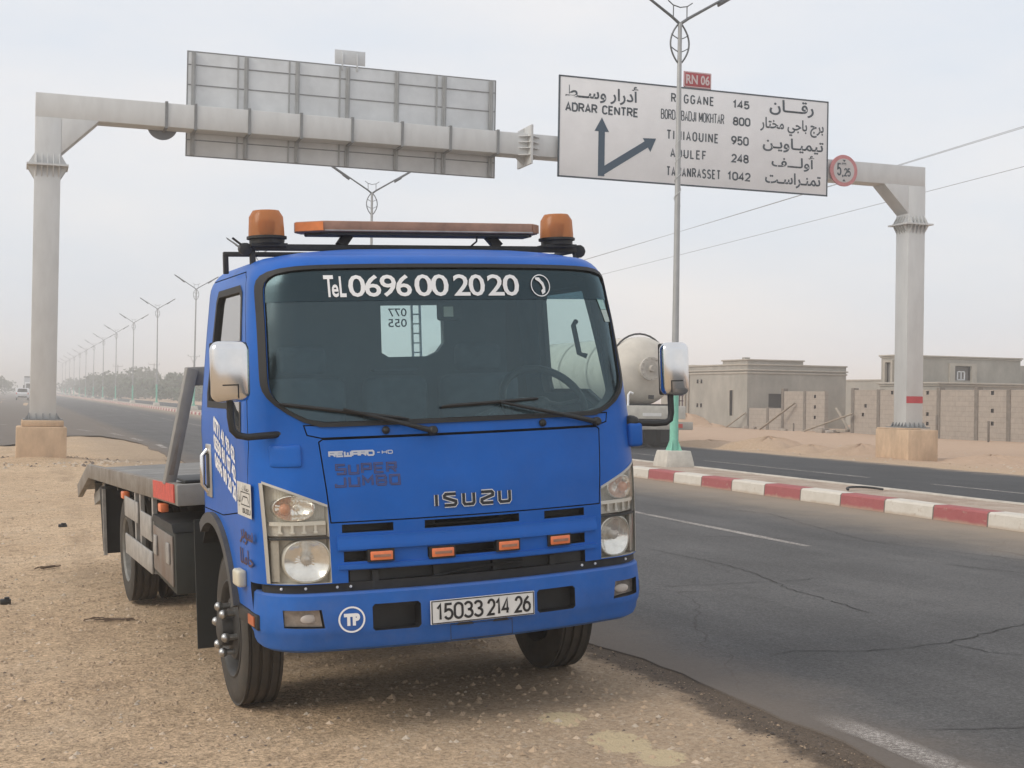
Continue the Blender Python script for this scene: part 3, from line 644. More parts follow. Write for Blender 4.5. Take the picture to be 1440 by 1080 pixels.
# the lettered panel
sf = thing('direction_sign', 'big white direction sign lettered with town names and distances', 'road sign', (15.77, 30.62, 8.1))
b = MB(); b.box(-3.72, 3.70, 0, .03, -1.19, 1.22); b.build('panel', SIGNW, sf, bevel=.008)
b = MB()
for a in ((-3.72, 3.70, 1.20, 1.235), (-3.72, 3.70, -1.205, -1.17), (-3.735, -3.70, -1.205, 1.235), (3.68, 3.715, -1.205, 1.235)): b.box(a[0], a[1], -.006, .034, a[2], a[3])
b.build('border', SIGNINK, sf)
sfn = lambda u, v, d: (u-15.77, -d, v-8.1)
b = MB()
for t, x0, x1, z0, z1, bo in (('ADRAR CENTRE', 12.20, 14.13, 8.475, 8.70, .018), ('REGGANE', 15.0, 16.19, 8.93, 9.16, .012), ('145', 16.71, 17.19, 8.93, 9.14, .025), ('BORDJ BADJI MOKHTAR', 14.73, 16.48, 8.50, 8.75, .012),
    ('800', 16.72, 17.22, 8.50, 8.72, .025), ('TIMIAOUINE', 14.89, 16.33, 8.01, 8.25, .012), ('950', 16.68, 17.18, 8.01, 8.24, .025), ('AOULEF', 15.0, 16.0, 7.57, 7.80, .012), ('248', 16.69, 17.19, 7.57, 7.79, .025),
    ('TAMANRASSET', 14.9, 16.4, 7.11, 7.35, .012), ('1042', 16.59, 17.25, 7.12, 7.34, .025)):
    gtext(b, t, sfn, x0, x1, z0, z1, .042 if bo > .02 or 'ADRAR' in t else (.025 if 'BORDJ' in t else .036), .004, 0, .75 if t in ('REGGANE', 'TIMIAOUINE', 'AOULEF', 'TAMANRASSET') else .42); b.build('lettering', SIGNINK, sf); b = MB()
for t, x0, x1, z0, z1 in (('أدرار وســط', 12.2, 14.13, 8.74, 9.22), ('رقـــان', 17.76, 19.05, 8.86, 9.26), ('برج باجي مختار', 17.50, 19.35, 8.36, 8.79), ('تيميـاويـن', 17.58, 19.35, 7.93, 8.30), ('أولـــف', 17.84, 19.10, 7.48, 7.90), ('تمنـراسـت', 17.66, 19.28, 7.04, 7.42)):
    b = MB(); put_text(b, arabic(t), sfn, x0, x1, z0, z1, .004, 0, .02); b.build('lettering', SIGNINK, sf)
b = MB(); put_poly(b, [(13.075, 6.98), (13.245, 6.98), (13.245, 8.06), (13.075, 8.06)], sfn, .004); put_poly(b, [(12.97, 8.06), (13.35, 8.06), (13.16, 8.40)], sfn, .005)
put_poly(b, [(13.245, 7.03), (14.40, 7.77), (14.31, 7.915), (13.245, 7.24)], sfn, .0045)
put_poly(b, [(14.46, 7.66), (14.61, 8.0), (14.25, 7.985)], sfn, .006); b.build('arrow', SIGNBLUE, sf)
rn = thing('route_plate', 'small red plate lettered RN 06 standing above the white sign', 'road sign', (15.73, 30.63, 9.55))
b = MB(); b.box(-.38, .38, 0, .025, -.205, .19); b.build('panel', SIGNRED, rn, bevel=.008)
b = MB(); rf = lambda u, v, d: (u, -d, v)
put_text(b, 'RN 06', rf, -.32, .33, -.12, .12, .004, 0, .03); put_stroke(b, [(-.36, -.185), (.36, -.185), (.36, .17), (-.36, .17)], .018, rf, .003, 0, True); b.build('lettering', mat('pale_letter', (.62, .52, .52), .5), rn)
hl = thing('height_limit_sign', 'round red bordered height limit sign reading 5.25 on gantry beam', 'road sign', (19.99, 30.66, 7.60))
b = MB(); b.lathe([(.405, .03), (.41, 0), (.405, -.012)], (0, 0, 0), (0, 1, 0), 44); b.build('disc', PALERED, hl, smooth=40)
b = MB(); put_poly(b, circ(0, 0, .31, 40), rf, .016); b.build('face', mat('faded_white', (.52, .50, .50), .5), hl)
b = MB(); gtext(b, '5', rf, -.215, -.075, -.14, .19, .042, .019); gtext(b, '25', rf, -.005, .205, -.15, .07, .034, .019); put_poly(b, [(-.06, -.17), (-.02, -.17), (-.02, -.11), (-.06, -.11)], rf, .019)
gtext(b, 'm', rf, -.07, .06, .13, .20, .02, .019); put_poly(b, [(-.05, .28), (.05, .28), (0, .215)], rf, .019); put_poly(b, [(-.05, -.28), (.05, -.28), (0, -.215)], rf, .019); b.build('lettering', SIGNINK, hl)
b = MB(); b.box(-.2, .2, .031, .06, -.05, .05); b.build('bracket', STEELD, hl)

# ================================================================== STREET LAMPS ALONG THE MEDIAN
def lamp_proto():
    t = thing('street_lamp', 'nearest twin arm street lamp, mint green foot, in front of the white sign', 'street lamp', (12.3, 24.75, .27), group='twin arm street lamps along the median')
    b = MB()
    q = [(-.27, -.27), (.27, -.27), (.27, .27), (-.27, .27)]
    b.add([(x*1.18, y*1.18, -.05) for x, y in q]+[(x*1.12, y*1.12, .10) for x, y in q]+[(x*.95, y*.95, .33) for x, y in q], [(3,2,1,0)]+[(i, (i+1) % 4, 4+(i+1) % 4, 4+i) for i in range(4)]+[(4+i, 4+(i+1) % 4, 8+(i+1) % 4, 8+i) for i in range(4)]+[(8,9,10,11)])
    b.build('concrete_base', BLOCKC, t, bevel=.02)
    b = MB(); b.tube([(0, 0, .33), (0, 0, 1.95)], [.088, .083], 14)
    for i in range(4):
        a = pi/4+i*pi/2; b.prism([(.08, .33), (.17, .33), (.08, .55)], lambda u, v, d, a=a: (u*cos(a)-d*sin(a), u*sin(a)+d*cos(a), v), -.006, .006)
    b.build('painted_foot', MINT, t, smooth=40)
    b = MB(); b.tube([(0, 0, 1.95), (0, 0, 8.02), (0, 0, 8.86)], [.072, .046, .040], 14); b.build('pole', mat('pole_grey', (.40, .41, .41), .5, .3, .15, 2), t, smooth=40)
    b = MB(); b.tube([((.074-.0009*i)*cos(i*.9), (.074-.0009*i)*sin(i*.9), 5.2+i*.05) for i in range(54)], .008, 5); b.build('tinsel', mat('tinsel', (.55, .57, .57), .4), t)
    b = MB()
    for s in (-1, 1):
        b.tube([(s*.205*sin(pi*(i/14))**.8, 0, 8.02+.84*i/14) for i in range(15)], .018, 7)
        for z in (8.26, 8.52): b.tube([(0, 0, z), (s*.10, 0, z+.045), (s*.19, 0, z+.10)], .011, 6)
    b.build('leaf_frame', LAMPST, t, smooth=40)
    for s in (-1, 1):
        b = MB(); b.tube([(0, 0, 8.83), (s*.18, 0, 8.96), (s*1.62, 0, 9.84)], [.032, .030, .022], 8); ar = b.build('arm', LAMPST, t, smooth=40)
        b = MB(); d = Vector((s*1.44, 0, .88)).normalized(); c0 = Vector((s*.86, 0, 9.375))
        b.beam(c0-Vector((0, 0, .045)), c0+d*.86-Vector((0, 0, .03)), .16, .05); b.beam(c0+Vector((0, 0, -.075)), c0+d*.30-Vector((0, 0, .07)), .13, .05)
        b.build('lantern', LAMPST, ar, bevel=.012)
    b = MB(); b.tube([(-.27, 0, 9.28), (-.16, 0, 9.20), (0, 0, 9.165), (.16, 0, 9.20), (.27, 0, 9.28)], .012, 6)
    for s in (-1, 1): b.tube([(s*.15, 0, 9.20), (s*.15, 0, 8.94)], .011, 6)
    b.build('crosspiece', LAMPST, t)
    return t
lp = lamp_proto()
far_label = {0: 'street lamp rising behind the tow truck roof light bar', 2: 'street lamp just clear of the cab left side, above the headboard',
             3: 'street lamp left of the headboard, second clear of the cab', 4: 'third street lamp left of the cab', 5: 'fourth street lamp left of the cab', 6: 'fifth street lamp left of the cab, half as tall as the first one'}
for i, y in enumerate((50.0, 77, 104.5, 133.5, 162.5, 191.5, 221, 250, 279, 308, 338, 368, 398, 428)):
    c = dup(lp); c.location = (12.3, y, .27); c.scale = (1, 1, 1+.035*min(1, max(0, (y-60)/80)))
    c.rotation_euler = (0, rr.uniform(-.006, .006), rr.uniform(-.05, .05))
    c['label'] = far_label.get(i, 'small hazy street lamp in the distant row along the median' if i > 6 else 'street lamp hidden behind the tow truck cab')

# ================================================================== BUILDINGS AND BLOCK WALLS BEYOND THE FAR ROAD
def house(name, label, blocks, cuts, frames, loc):
    t = thing(name, label, 'house', loc)
    for nm, (x0, x1, y0, y1, z0, z1), cornice in blocks:
        b = MB(); b.box(x0, x1, y0, y1, z0, z1); o = b.build(nm, [STUCCO, DARKHOLE], t)
        cs = []
        for c in cuts:
            if c[0] >= x0-.5 and c[1] <= x1+.5 and c[2] >= y0-.5 and c[3] <= y1+.5 and c[4] >= z0-.2 and c[5] <= z1:
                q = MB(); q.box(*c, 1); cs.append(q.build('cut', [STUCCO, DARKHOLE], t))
        if cs: boolop(o, cs)
        for z, pr, h in cornice:
            q = MB(); q.box(x0-pr, x1+pr, y0-pr, y1+pr, z, z+h); q.build('cornice', STUCCO2, o, bevel=.015)
    for nm, bx, m in frames:
        for a in bx: q = MB(); q.box(*a); q.build(nm, m, t)
    return t
# 1: single storey, axis of its near corner at (36, 63.95)
house('unfinished_house', 'low grey rendered house with stepped parapet, left of the right pillar', [
    ('wall', (0, 6.02, 0, 7.4, 0, 3.30), [(2.86, .05, .09), (3.02, .09, .07), (3.30, .06, .08)]),
    ('parapet', (-.01, 3.35, -.01, 2.7, 3.381, 3.55), [(3.55, .07, .07)]),
    ('annex', (.6, 5.5, 7.42, 11.5, 0, 3.38), [(3.38, .06, .07)])],
    [(-.3, .25, 1.50, 1.86, .62, 1.98), (1.28, 2.12, -.3, .25, 1.08, 1.82)]+[(-.3, .15, y, y+.22, z, z+.22) for y in (5.05, 5.5) for z in (1.02, 2.36)],
    [('window_frame', [(-.03, .02, 1.44, 1.50, .62, 2.04), (-.03, .02, 1.86, 1.92, .62, 2.04), (-.03, .02, 1.50, 1.86, 1.98, 2.04)], STUCCO2),
     ('drain_pipe', [(-.08, -.02, 7.0, 7.08, 0, 3.0), (-.08, -.02, 6.6, 6.66, 0, 3.0)], TIMBER), ('chimney_stub', [(.4, .7, 1.0, 1.3, 3.62, 3.74)], STUCCO)], (36, 63.95, .2))
# 2: villa behind the right pillar
house('two_storey_villa', 'beige two storey villa with white framed window, behind the right pillar', [
    ('ground_floor', (0, 14, 0, 4.3, 0, 2.20), [(2.20, .06, .08), (2.29, .12, .08)]), ('rear_wing', (1.9, 13.8, 4.301, 6.5, 0, 2.36), []),
    ('upper_floor', (1.5, 8.6, 5.12, 6.4, 2.372, 3.58), [(3.58, .05, .06), (3.65, .10, .07)]), ('back_block', (6.9, 13.9, 6.501, 13, 0, 3.4), [])],
    [(1.2, 1.65, 5.55, 5.95, 2.40, 3.35), (4.72, 5.64, 4.8, 5.35, 2.57, 3.24)],
    [('window_surround', [(4.40, 4.70, 5.02, 5.119, 2.385, 3.38), (5.66, 5.96, 5.02, 5.119, 2.385, 3.38), (4.70, 5.66, 5.02, 5.119, 3.26, 3.38), (1.40, 1.499, 5.38, 5.53, 2.385, 3.45), (1.40, 1.499, 5.97, 6.12, 2.385, 3.45), (1.40, 1.499, 5.53, 5.97, 3.36, 3.45)], STUCCO2),
     ('window_panel', [(4.73, 5.63, 5.26, 5.30, 2.58, 3.23), (1.58, 1.62, 5.56, 5.94, 2.39, 3.34)], mat('grey_panel', (.20, .19, .18), .8)),
     ('white_window', [(4.96, 5.01, 5.20, 5.25, 2.60, 3.0), (5.36, 5.41, 5.20, 5.25, 2.60, 3.0), (5.17, 5.21, 5.20, 5.25, 2.60, 3.0), (4.96, 5.41, 5.20, 5.25, 2.96, 3.01), (4.96, 5.41, 5.20, 5.25, 2.58, 2.62)], WHITE)], (37.5, 49.97, .2))
house('grey_house', 'plain grey low house far back between the two houses', [('wall', (0, 9, 0, 8, 0, 2.8), [(2.8, .06, .09)]), ('stair_head', (2.4, 5, 2, 5, 2.891, 3.1), [])], [], [], (50, 68.2, .2))
house('distant_house', 'hazy low house at the right edge beyond the villa', [('wall', (0, 8, 0, 8, 0, 2.9), [(2.9, .06, .08)])], [], [], (54, 50, .2))

bl = node_mat('concrete_block'); cv = bl.t.nodes.new('ShaderNodeCombineXYZ'); X, Y, Z = bl.xyz()
bl.t.links.new(bl.mth('ADD', X, Y), cv.inputs[0]); bl.t.links.new(Z, cv.inputs[1])
bk = bl.t.nodes.new('ShaderNodeTexBrick'); bk.inputs['Scale'].default_value = 1; bk.inputs['Brick Width'].default_value = .42; bk.inputs['Row Height'].default_value = .205
bk.inputs['Mortar Size'].default_value = .012; bk.inputs['Color1'].default_value = (.365, .318, .272, 1); bk.inputs['Color2'].default_value = (.34, .297, .256, 1); bk.inputs['Mortar'].default_value = (.295, .25, .21, 1)
bl.t.links.new(cv.outputs[0], bk.inputs['Vector'])
bl.link(bl.mix(.55, bk.outputs['Color'], bl.ramp(bl.noise(4, 6, .7), [(.3, .72), (.7, 1.2)]), 'MULTIPLY'), 'Base Color'); bl.b.inputs['Roughness'].default_value = .95
BLOCK = bl.m; PIER = mat('pier_concrete', (.19, .165, .14), .9, 0, .3, 5)
def wall(label, y0, y1, h, piers, x=36, holes=()):
    t = thing('block_wall', label, 'wall', (x, y0, .1))
    b = MB(); b.box(0, .2, 0, y1-y0, 0, h); o = b.build('masonry', [BLOCK, DARKHOLE], t)
    cs = []
    for yy, zz in holes:
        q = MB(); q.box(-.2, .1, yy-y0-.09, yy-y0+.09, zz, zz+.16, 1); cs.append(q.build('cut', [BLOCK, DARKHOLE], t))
    if cs: boolop(o, cs)
    for p in piers:
        q = MB(); q.box(-.03, .23, p-y0-.11, p-y0+.11, 0, h+rr.uniform(0, .14)); q.build('pier', PIER, t)
wall('low unfinished block wall in front of the grey rendered house', 60.5, 63.7, 1.16, (61.8,))
wall('tall pair of block wall panels standing apart in front of the house', 56.55, 60.42, 2.03, (58.3, 60.35), holes=((57.4, 1.7), (57.4, 1.2), (57.4, .7)))
wall('long block wall with many piers running to the right edge', 33, 54.4, 2.1, (54.2, 52.2, 49.9, 47.95, 45.55, 43.65, 41.8, 39.5), holes=((53.2, 1.3), (53.4, .9), (51.2, 1.9), (48.7, 1.9), (48.7, 1.0), (48.7, .6), (44.6, 1.9), (44.6, 1.2), (44.6, .7)))
def plank(label, a, b_, w=.16, h=.05, nm='timber_plank', cat='plank', m=TIMBER):
    q = MB(); A = Vector(a); q.beam((0, 0, 0), Vector(b_)-A, w, h); o = q.build(nm, m, bevel=.006); o.location = A; return tag(o, label, cat)
plank('long plank leaning against the tall wall panels', (35.2, 61.2, .2), (35.85, 59.0, 1.55))
plank('lower plank leaning across the gap between the walls', (34.9, 56.9, .17), (35.8, 53.9, 1.12))
plank('thin board leaning inside the wall gap', (36.4, 56.2, 1.35), (36.3, 54.9, .3), .12)
plank('short plank propped beside the low wall', (35.4, 65.1, .2), (35.9, 63.9, 1.0), .10)
plank('slab of timber lying flat in the wall gap', (35.6, 56.0, .25), (36.0, 54.5, .32), .5, .12)
plank('slim dark stake standing before the block wall right of the pillar', (34.9, 46.6, .15), (34.9, 46.6, 1.15), .07, .07, 'fence_stake', 'stake', PIER)
plank('slim dark stake at the far right before the block wall', (34.7, 43.2, .15), (34.7, 43.2, 1.0), .07, .07, 'fence_stake', 'stake', PIER)
plank('short stake in the sand before the tall wall panels', (34.6, 57.0, .1), (34.6, 57.0, .6), .06, .06, 'fence_stake', 'stake', PIER)
# rubble blocks by the gap
for i, (x, y, s) in enumerate(((35.3, 55.6, .3), (35.6, 55.1, .24), (35.1, 54.8, .2), (35.2, 61.9, .22), (35.4, 63.0, .2), (35.0, 58.6, .18))):
    q = MB(); q.box(-s, s, -s*.6, s*.6, -.02, s*.7); o = q.build('rubble_block', BLOCK, bevel=.02); o.location = (x, y, .17); o.rotation_euler = (rr.uniform(-.1, .1), rr.uniform(-.15, .15), rr.uniform(0, 3))
    tag(o, 'broken concrete block lying in the sand before the walls', 'rubble', 'rubble blocks before the walls')

# ================================================================== TANKER ON THE FAR ROAD
tk = thing('tanker_truck', 'dusty white gas tanker truck seen from behind on the far road', 'tanker truck', (18.15, 38.1, RZ))
def tanker():
    b = MB(); R = 1.06
    prof = [(.02, .0), (.30, .03), (.60, .12), (.85, .27), (1.0, .46), (R, .70), (R, 9.2), (1.0, 9.5), (.85, 9.75), (.5, 9.95), (.02, 10.05)]
    b.lathe(prof, (0, 0, 2.36), (0, 1, 0), 48); tn = b.build('tank', TANKW, tk, smooth=50)
    for y in (2.6, 5.0, 7.4):
        b = MB(); b.lathe([(R+.02, y-.05), (R+.02, y+.05)], (0, 0, 2.36), (0, 1, 0), 48, caps=False); b.build('hoop', TANKG, tn)
    b = MB(); b.lathe([(.10, -.30), (.36, -.30), (.36, -.22), (.30, -.22), (.28, .05)], (-.12, .05, 2.42), (0, 1, 0), 32)
    b.lathe([(.02, -.42), (.09, -.42), (.11, -.29)], (-.12, .05, 2.42), (0, 1, 0), 20, 1); b.lathe([(.12, -.303), (.21, -.302), (.21, -.30)], (-.12, .05, 2.42), (0, 1, 0), 24, 1)
    for i in range(12): b.ball((-.12+.31*cos(i*pi/6), -.26, 2.42+.31*sin(i*pi/6)), .028, 1, 6, 4)
    b.build('manhole', [mat('flange_pale', (.50, .47, .42), .6, 0, .2, 5), TANKG], tn, smooth=35)
    b = MB(); b.tube([(1.02*cos(a), .9, 2.36+1.16*sin(a)) for a in [radians(20+i*10) for i in range(15)]], .03, 7); b.build('guard_rail', DARKM, tn, smooth=40)
    b = MB(); b.box(-.10, .08, -.02, .0, 1.50, 1.62); b.build('data_plate', DARKM, tn)
    b = MB(); b.box(-.42, .42, .2, 13.2, .75, 1.28); b.box(-.95, .95, .35, .55, 1.1, 1.35); b.build('chassis', DARKM, tk)
    b = MB(); b.box(-1.05, 1.05, -.25, .05, .90, 1.30); b.build('valve_box', mat('valve_box_grey', (.60, .58, .52), .6, 0, .2, 4), tk, bevel=.02)
    b = MB(); b.box(-1.18, 1.22, -.42, -.30, .58, .82); b.box(.85, .95, -.30, .3, .62, .75); b.box(-.95, -.85, -.30, .3, .62, .75); b.build('bumper', TANKG, tk, bevel=.02)
    b = MB(); b.box(-.40, .22, -.27, -.255, .98, 1.08); q = b.build('licence_plate', PLATEW, tk)
    b = MB(); b.tube([(-.86, -.2, 1.2), (-.86, -.2, 1.62), (-.80, -.2, 1.70), (-.70, -.2, 1.66)], .035, 8); b.build('vent_pipe', WHITE, tk, smooth=40)
    b = MB()
    for x in (.7, .8, .9, 1.0): b.tube([(x, -.1, 1.3), (x, -.1, 1.62)], .016, 6)
    b.tube([(.66, -.1, 1.62), (1.04, -.1, 1.62)], .016, 6); b.tube([(.66, -.1, 1.46), (1.04, -.1, 1.46)], .016, 6); b.build('hose_rack', RUST, tk)
    for s in (-1, 1):
        b = MB(); b.box(s*.72-.14, s*.72+.14, -.43, -.425, .64, .76); b.build('tail_lamp', REDREF, tk)
        for y in (1.1, 2.4, 9.4):
            b = MB(); b.lathe([(.25, -.27), (.45, -.29), (.5, -.2), (.5, .2), (.45, .29), (.25, .27)], (s*.80, y, .5), (1, 0, 0), 28); wh = b.build('wheel', TYRE, tk, smooth=40)
            b = MB(); b.lathe([(.05, s*.26), (.12, s*.26), (.24, s*.20), (.25, s*.275)], (s*.80, y, .5), (1, 0, 0), 24); b.build('rim', RIM2, wh, smooth=40)
        b = MB(); b.prism([(y, z) for y, z in [(.45+1.3*1-1.3*cos(a), .62+.58*sin(a)) for a in [i*pi/10 for i in range(11)]]]+[(y, z) for y, z in [(.47+1.28-1.24*cos(a), .60+.54*sin(a)) for a in [pi-i*pi/10 for i in range(11)]]], lambda u, v, d: (s*.80+d, u, v), -.31, .31); b.build('mudguard', DARKM, tk)
        b = MB(); b.box(s*.80-.30, s*.80+.30, .32, .35, .18, .75); b.build('mudflap', BLACK, tk)
    b = MB(); b.prism([(10.5, .6), (12.9, .6), (13.0, 1.4), (12.75, 2.85), (10.6, 2.95), (10.5, 2.8)], lambda u, v, d: (d, u, v), -1.2, 1.2); b.build('cab', TANKW, tk, bevel=.05)
tanker()

# ================================================================== FAR TRAFFIC
def far_car():
    t = thing('white_car', 'small white car seen from behind on the distant left lane', 'car', (.6, 205, RZ))
    b = MB(); b.prism([(-.0, .35), (-.05, .95), (.15, 1.08), (.45, 1.70), (2.4, 1.72), (3.1, 1.12), (4.1, 1.0), (4.25, .7), (4.2, .35)], lambda u, v, d: (d, u, v), -.86, .86); b.build('body', CARW, t, bevel=.08)
    b = MB(); b.add([(-.68, .20, 1.14), (.68, .20, 1.14), (.58, .40, 1.62), (-.58, .40, 1.62)], [(0,1,2,3)]); o = b.build('rear_window', BLACK, t); o.location.y = -.03
    b = MB(); b.box(-.6, .6, -.10, -.03, .42, .58); b.build('bumper', DARKM, t)
    for x in (-.76, .76):
        b = MB(); b.box(x-.07, x+.07, -.07, -.02, .85, 1.08); b.build('tail_lamp', REDREF, t)
        for y in (.8, 3.3): b = MB(); b.lathe([(.2, -.1), (.33, -.1), (.33, .1), (.2, .1)], (x, y, .33), (1, 0, 0), 16); b.build('wheel', TYRE, t)
far_car()
def far_truck():
    t = thing('box_truck', 'pale box truck far ahead beyond the small white car', 'truck', (2.3, 262, RZ))
    b = MB(); b.box(-1.25, 1.25, 1.9, 9, 1.0, 3.9); b.box(-1.25, 1.25, 1.86, 1.899, 3.72, 3.9, 1); b.build('cargo_box', [mat('box_pale', (.52, .53, .54), .6), DARKM], t)
    b = MB(); b.prism([(0, .6), (0, 1.6), (.25, 2.75), (1.7, 2.85), (1.7, .6)], lambda u, v, d: (d, u, v), -1.1, 1.1); b.build('cab', CARW, t, bevel=.05)
    b = MB(); b.add([(-.95, -.02, 1.65), (.95, -.02, 1.65), (.9, .2, 2.6), (-.9, .2, 2.6)], [(0,1,2,3)]); b.build('windscreen', BLACK, t)
    for x in (-1, 1):
        b = MB(); b.box(x*1.32-.12, x*1.32+.12, .1, .2, 1.6, 2.3); b.build('mirror', DARKM, t)
        for y in (.9, 6.8): b = MB(); b.lathe([(.2, -.15), (.48, -.15), (.48, .15), (.2, .15)], (x, y, .48), (1, 0, 0), 16); b.build('wheel', TYRE, t)
far_truck()

# ================================================================== TREES, POLES, WIRES
def tree(label, x, y, wd, h, n, seed, trunk=.25, name='bush', cat='bush', group='trees beyond the median'):
    t = thing(name, label, cat, (x, y, .1), 0, group); r = random.Random(seed)
    b = MB(); b.tube([(0, 0, 0), (.05*wd, 0, h*.3), (.02*wd, .05*wd, h*.6)], [.16*h/5+.05, .1*h/5+.04, .04], 7)
    for i in range(5):
        a = r.uniform(0, 6.28); b.tube([(0, 0, h*.22), (cos(a)*wd*.18, sin(a)*wd*.18, h*.5), (cos(a)*wd*.33, sin(a)*wd*.33, h*r.uniform(.6, .8))], [.09*h/5, .05, .02], 5)
    b.build('trunk', BARK, t, smooth=60)
    cl = [(r.uniform(-.38, .38)*wd, r.uniform(-.38, .38)*wd, h*r.uniform(.28, .78), r.uniform(.13, .26)) for _ in range(22)]
    b = MB()
    for i in range(n):
        cx, cy, cz, cr_ = r.choice(cl); a = r.uniform(0, 6.28); e = math.acos(r.uniform(-1, 1)); q = r.random()**.4
        R = cr_*wd*.85; px = cx+R*q*sin(e)*cos(a); py = cy+R*q*sin(e)*sin(a); pz = min(h*1.02, max(.15, cz+min(R, h*.30)*q*cos(e)))
        s = wd*r.uniform(.012, .030)+.05; d1 = Vector((r.uniform(-1,1), r.uniform(-1,1), r.uniform(-1,1))).normalized(); d2 = d1.cross(Vector((r.uniform(-1,1), r.uniform(-1,1), r.uniform(-1,1)))).normalized()
        c = Vector((px, py, pz)); b.add([c-d1*s, c-d2*s*.6, c+d1*s, c+d2*s*.6], [(0,1,2,3)])
    b.build('crown', LEAF, t); return t
ti = 0
for lab, x, y, wd, h in (('tallest rounded tree left of the headboard behind the lamp row', 24.5, 335, 17, 7.0), ('broad low tree right of the tallest one behind the lamps', 27.5, 285, 17, 4.2), ('grey hazy tree next to the pole beside the headboard', 31, 262, 13, 4.9),
    ('low dark bushy tree at the lamp feet beside the headboard', 27, 232, 13, 2.5), ('low bush at the right end of the tree belt', 31, 225, 12, 2.9), ('middle sized tree in the hazy belt left of the tallest tree', 23.5, 390, 15, 6.2), ('faint tree farther left in the hazy belt', 24, 450, 16, 5.6), ('faint farthest tree in the belt beside the left pillar', 22, 520, 20, 6.0),
    ('low scrub tree under the tallest tree', 22.5, 300, 11, 2.6), ('scrub tree in front of the middle sized tree', 21.5, 350, 12, 3.0), ('thin scrub tree near the far kerb, left part of the belt', 20.8, 410, 13, 3.0)):
    tree(lab, x, y, wd, h, 2600, 40+ti); ti += 1
for lab, x, y, wd, h in (('dark tree at the left edge of the picture', -11.5, 250, 10, 4.4), ('hazy tree second from the left edge', -9.5, 330, 12, 5.8), ('hazy tree just left of the box truck', -5.5, 380, 10, 5.0)):
    tree(lab, x, y, wd, h, 2600, 60+ti, name='roadside_tree', cat='tree', group='trees left of the road'); ti += 1
def upole(label, x, y, h, kind):
    t = thing('utility_pole', label, 'utility pole', (x, y, 0), .35, 'power poles beyond the trees')
    b = MB(); b.tube([(0, 0, 0), (0, 0, h)], [.20, .13], 8); b.build('post', WIRE, t)
    b = MB()
    if kind: b.tube([(-1.7, 0, h+1.1), (-.9, 0, h+.9), (0, 0, h-.9), (.9, 0, h+.9), (1.7, 0, h+1.1)], .07, 6); b.tube([(-.9, 0, h+.9), (.9, 0, h+.9)], .06, 6)
    else: b.beam((-1.5, 0, h-.3), (1.5, 0, h-.3), .14, .14)
    b.build('crossarm', WIRE, t)
    for x_ in (-1.5, 0, 1.5): b = MB(); b.tube([(x_, 0, h+(.9 if kind else -.2)), (x_, 0, h+(1.35 if kind else .2))], .06, 6); b.build('insulator', WIRE, t)
upole('power pole with a V shaped head right of the tallest tree', 40.5, 345, 9.5, 1); upole('power pole with a straight crossarm right of the tallest tree', 33.5, 372, 9.0, 0)
upole('faint power pole left of the crossarm one', 32.5, 405, 8.4, 0); upole('faintest thin power pole above the tallest tree', 27.5, 420, 9.2, 0); upole('power pole with V shaped head beside the headboard top', 52, 345, 10, 1)
# the line that crosses the sky on the right
upole('power pole carrying the overhead wires behind the tow truck', 25, 75, 7.6, 0)
def wire(label, a, b_, sag):
    q = MB(); A = Vector(a); B = Vector(b_)-A; q.tube([tuple(B*(i/24)-Vector((0, 0, sag*4*(i/24)*(1-i/24)))) for i in range(25)], .0075, 5); o = q.build('overhead_wire', WIRE, smooth=60); o.location = A
    tag(o, label, 'wire', 'overhead power wires')
wire('topmost overhead wire crossing the sky on the right', (25.2, 75, 7.82), (25.2, 8, 9.85), .12); wire('upper overhead wire just below the topmost one on the right', (24.75, 75, 7.72), (24.75, 8, 9.62), .12); wire('lowest overhead wire passing behind the right pillar', (25, 75, 6.95), (25, 8, 8.55), .10)

# small debris on the ground and the median
def twig(label, x, y, ln, rz, seed):
    r = random.Random(seed); b = MB()
    for i in range(12):
        ox = r.uniform(-.35, .35)*ln; oy = r.uniform(-.03, .03); a = r.gauss(0, .22); l2 = ln*r.uniform(.15, .35)
        b.tube([(ox-l2*cos(a), oy-l2*sin(a), r.uniform(.004, .03)), (ox, oy+r.uniform(-.01, .01), r.uniform(.01, .03)), (ox+l2*cos(a), oy+l2*sin(a), r.uniform(.004, .03))], r.uniform(.002, .005), 5)
    o = b.build('dry_branch', mat('dry_wood', (.17, .12, .085), .9, 0, .3, 12)); o.location = (x, y, gz(x, y)); o.rotation_euler = (0, 0, rz); tag(o, label, 'branch')
twig('larger bundle of dry twigs lying left of the front wheel', .62, 10.1, .30, -.20, 1); twig('thin dry twig on the sand farther left, nearer the rear wheel', .28, 13.28, .24, .45, 2)
b = MB(); b.box(-.05, .05, -.03, .03, 0, .035); b.box(-.02, .04, -.02, .02, .035, .05); o = b.build('dark_scrap', BLACK, bevel=.008); o.location = (.53, 17.2, gz(.53, 17.2)); tag(o, 'small dark scrap lying on the sand left of the truck', 'scrap')
b = MB(); b.box(-.04, .04, -.03, .03, 0, .04); b.box(-.01, .03, -.02, .02, .04, .055); o = b.build('dark_scrap', BLACK, bevel=.01); o.location = (-.06, 11.3, gz(-.06, 11.3)); tag(o, 'small dark scrap at the very left edge of the picture', 'scrap')
b = MB(); b.tube([(.5*cos(a)*.9, .35*sin(a)*1.5, .03+.06*sin(a)) for a in [radians(20+i*14) for i in range(11)]], .028, 8); o = b.build('rubber_strip', RUBBER, smooth=50); o.location = (11.95, 17.5, .28); o.scale = (.72, .72, .6); tag(o, 'curved strip of tyre rubber lying on the median', 'rubber strip')

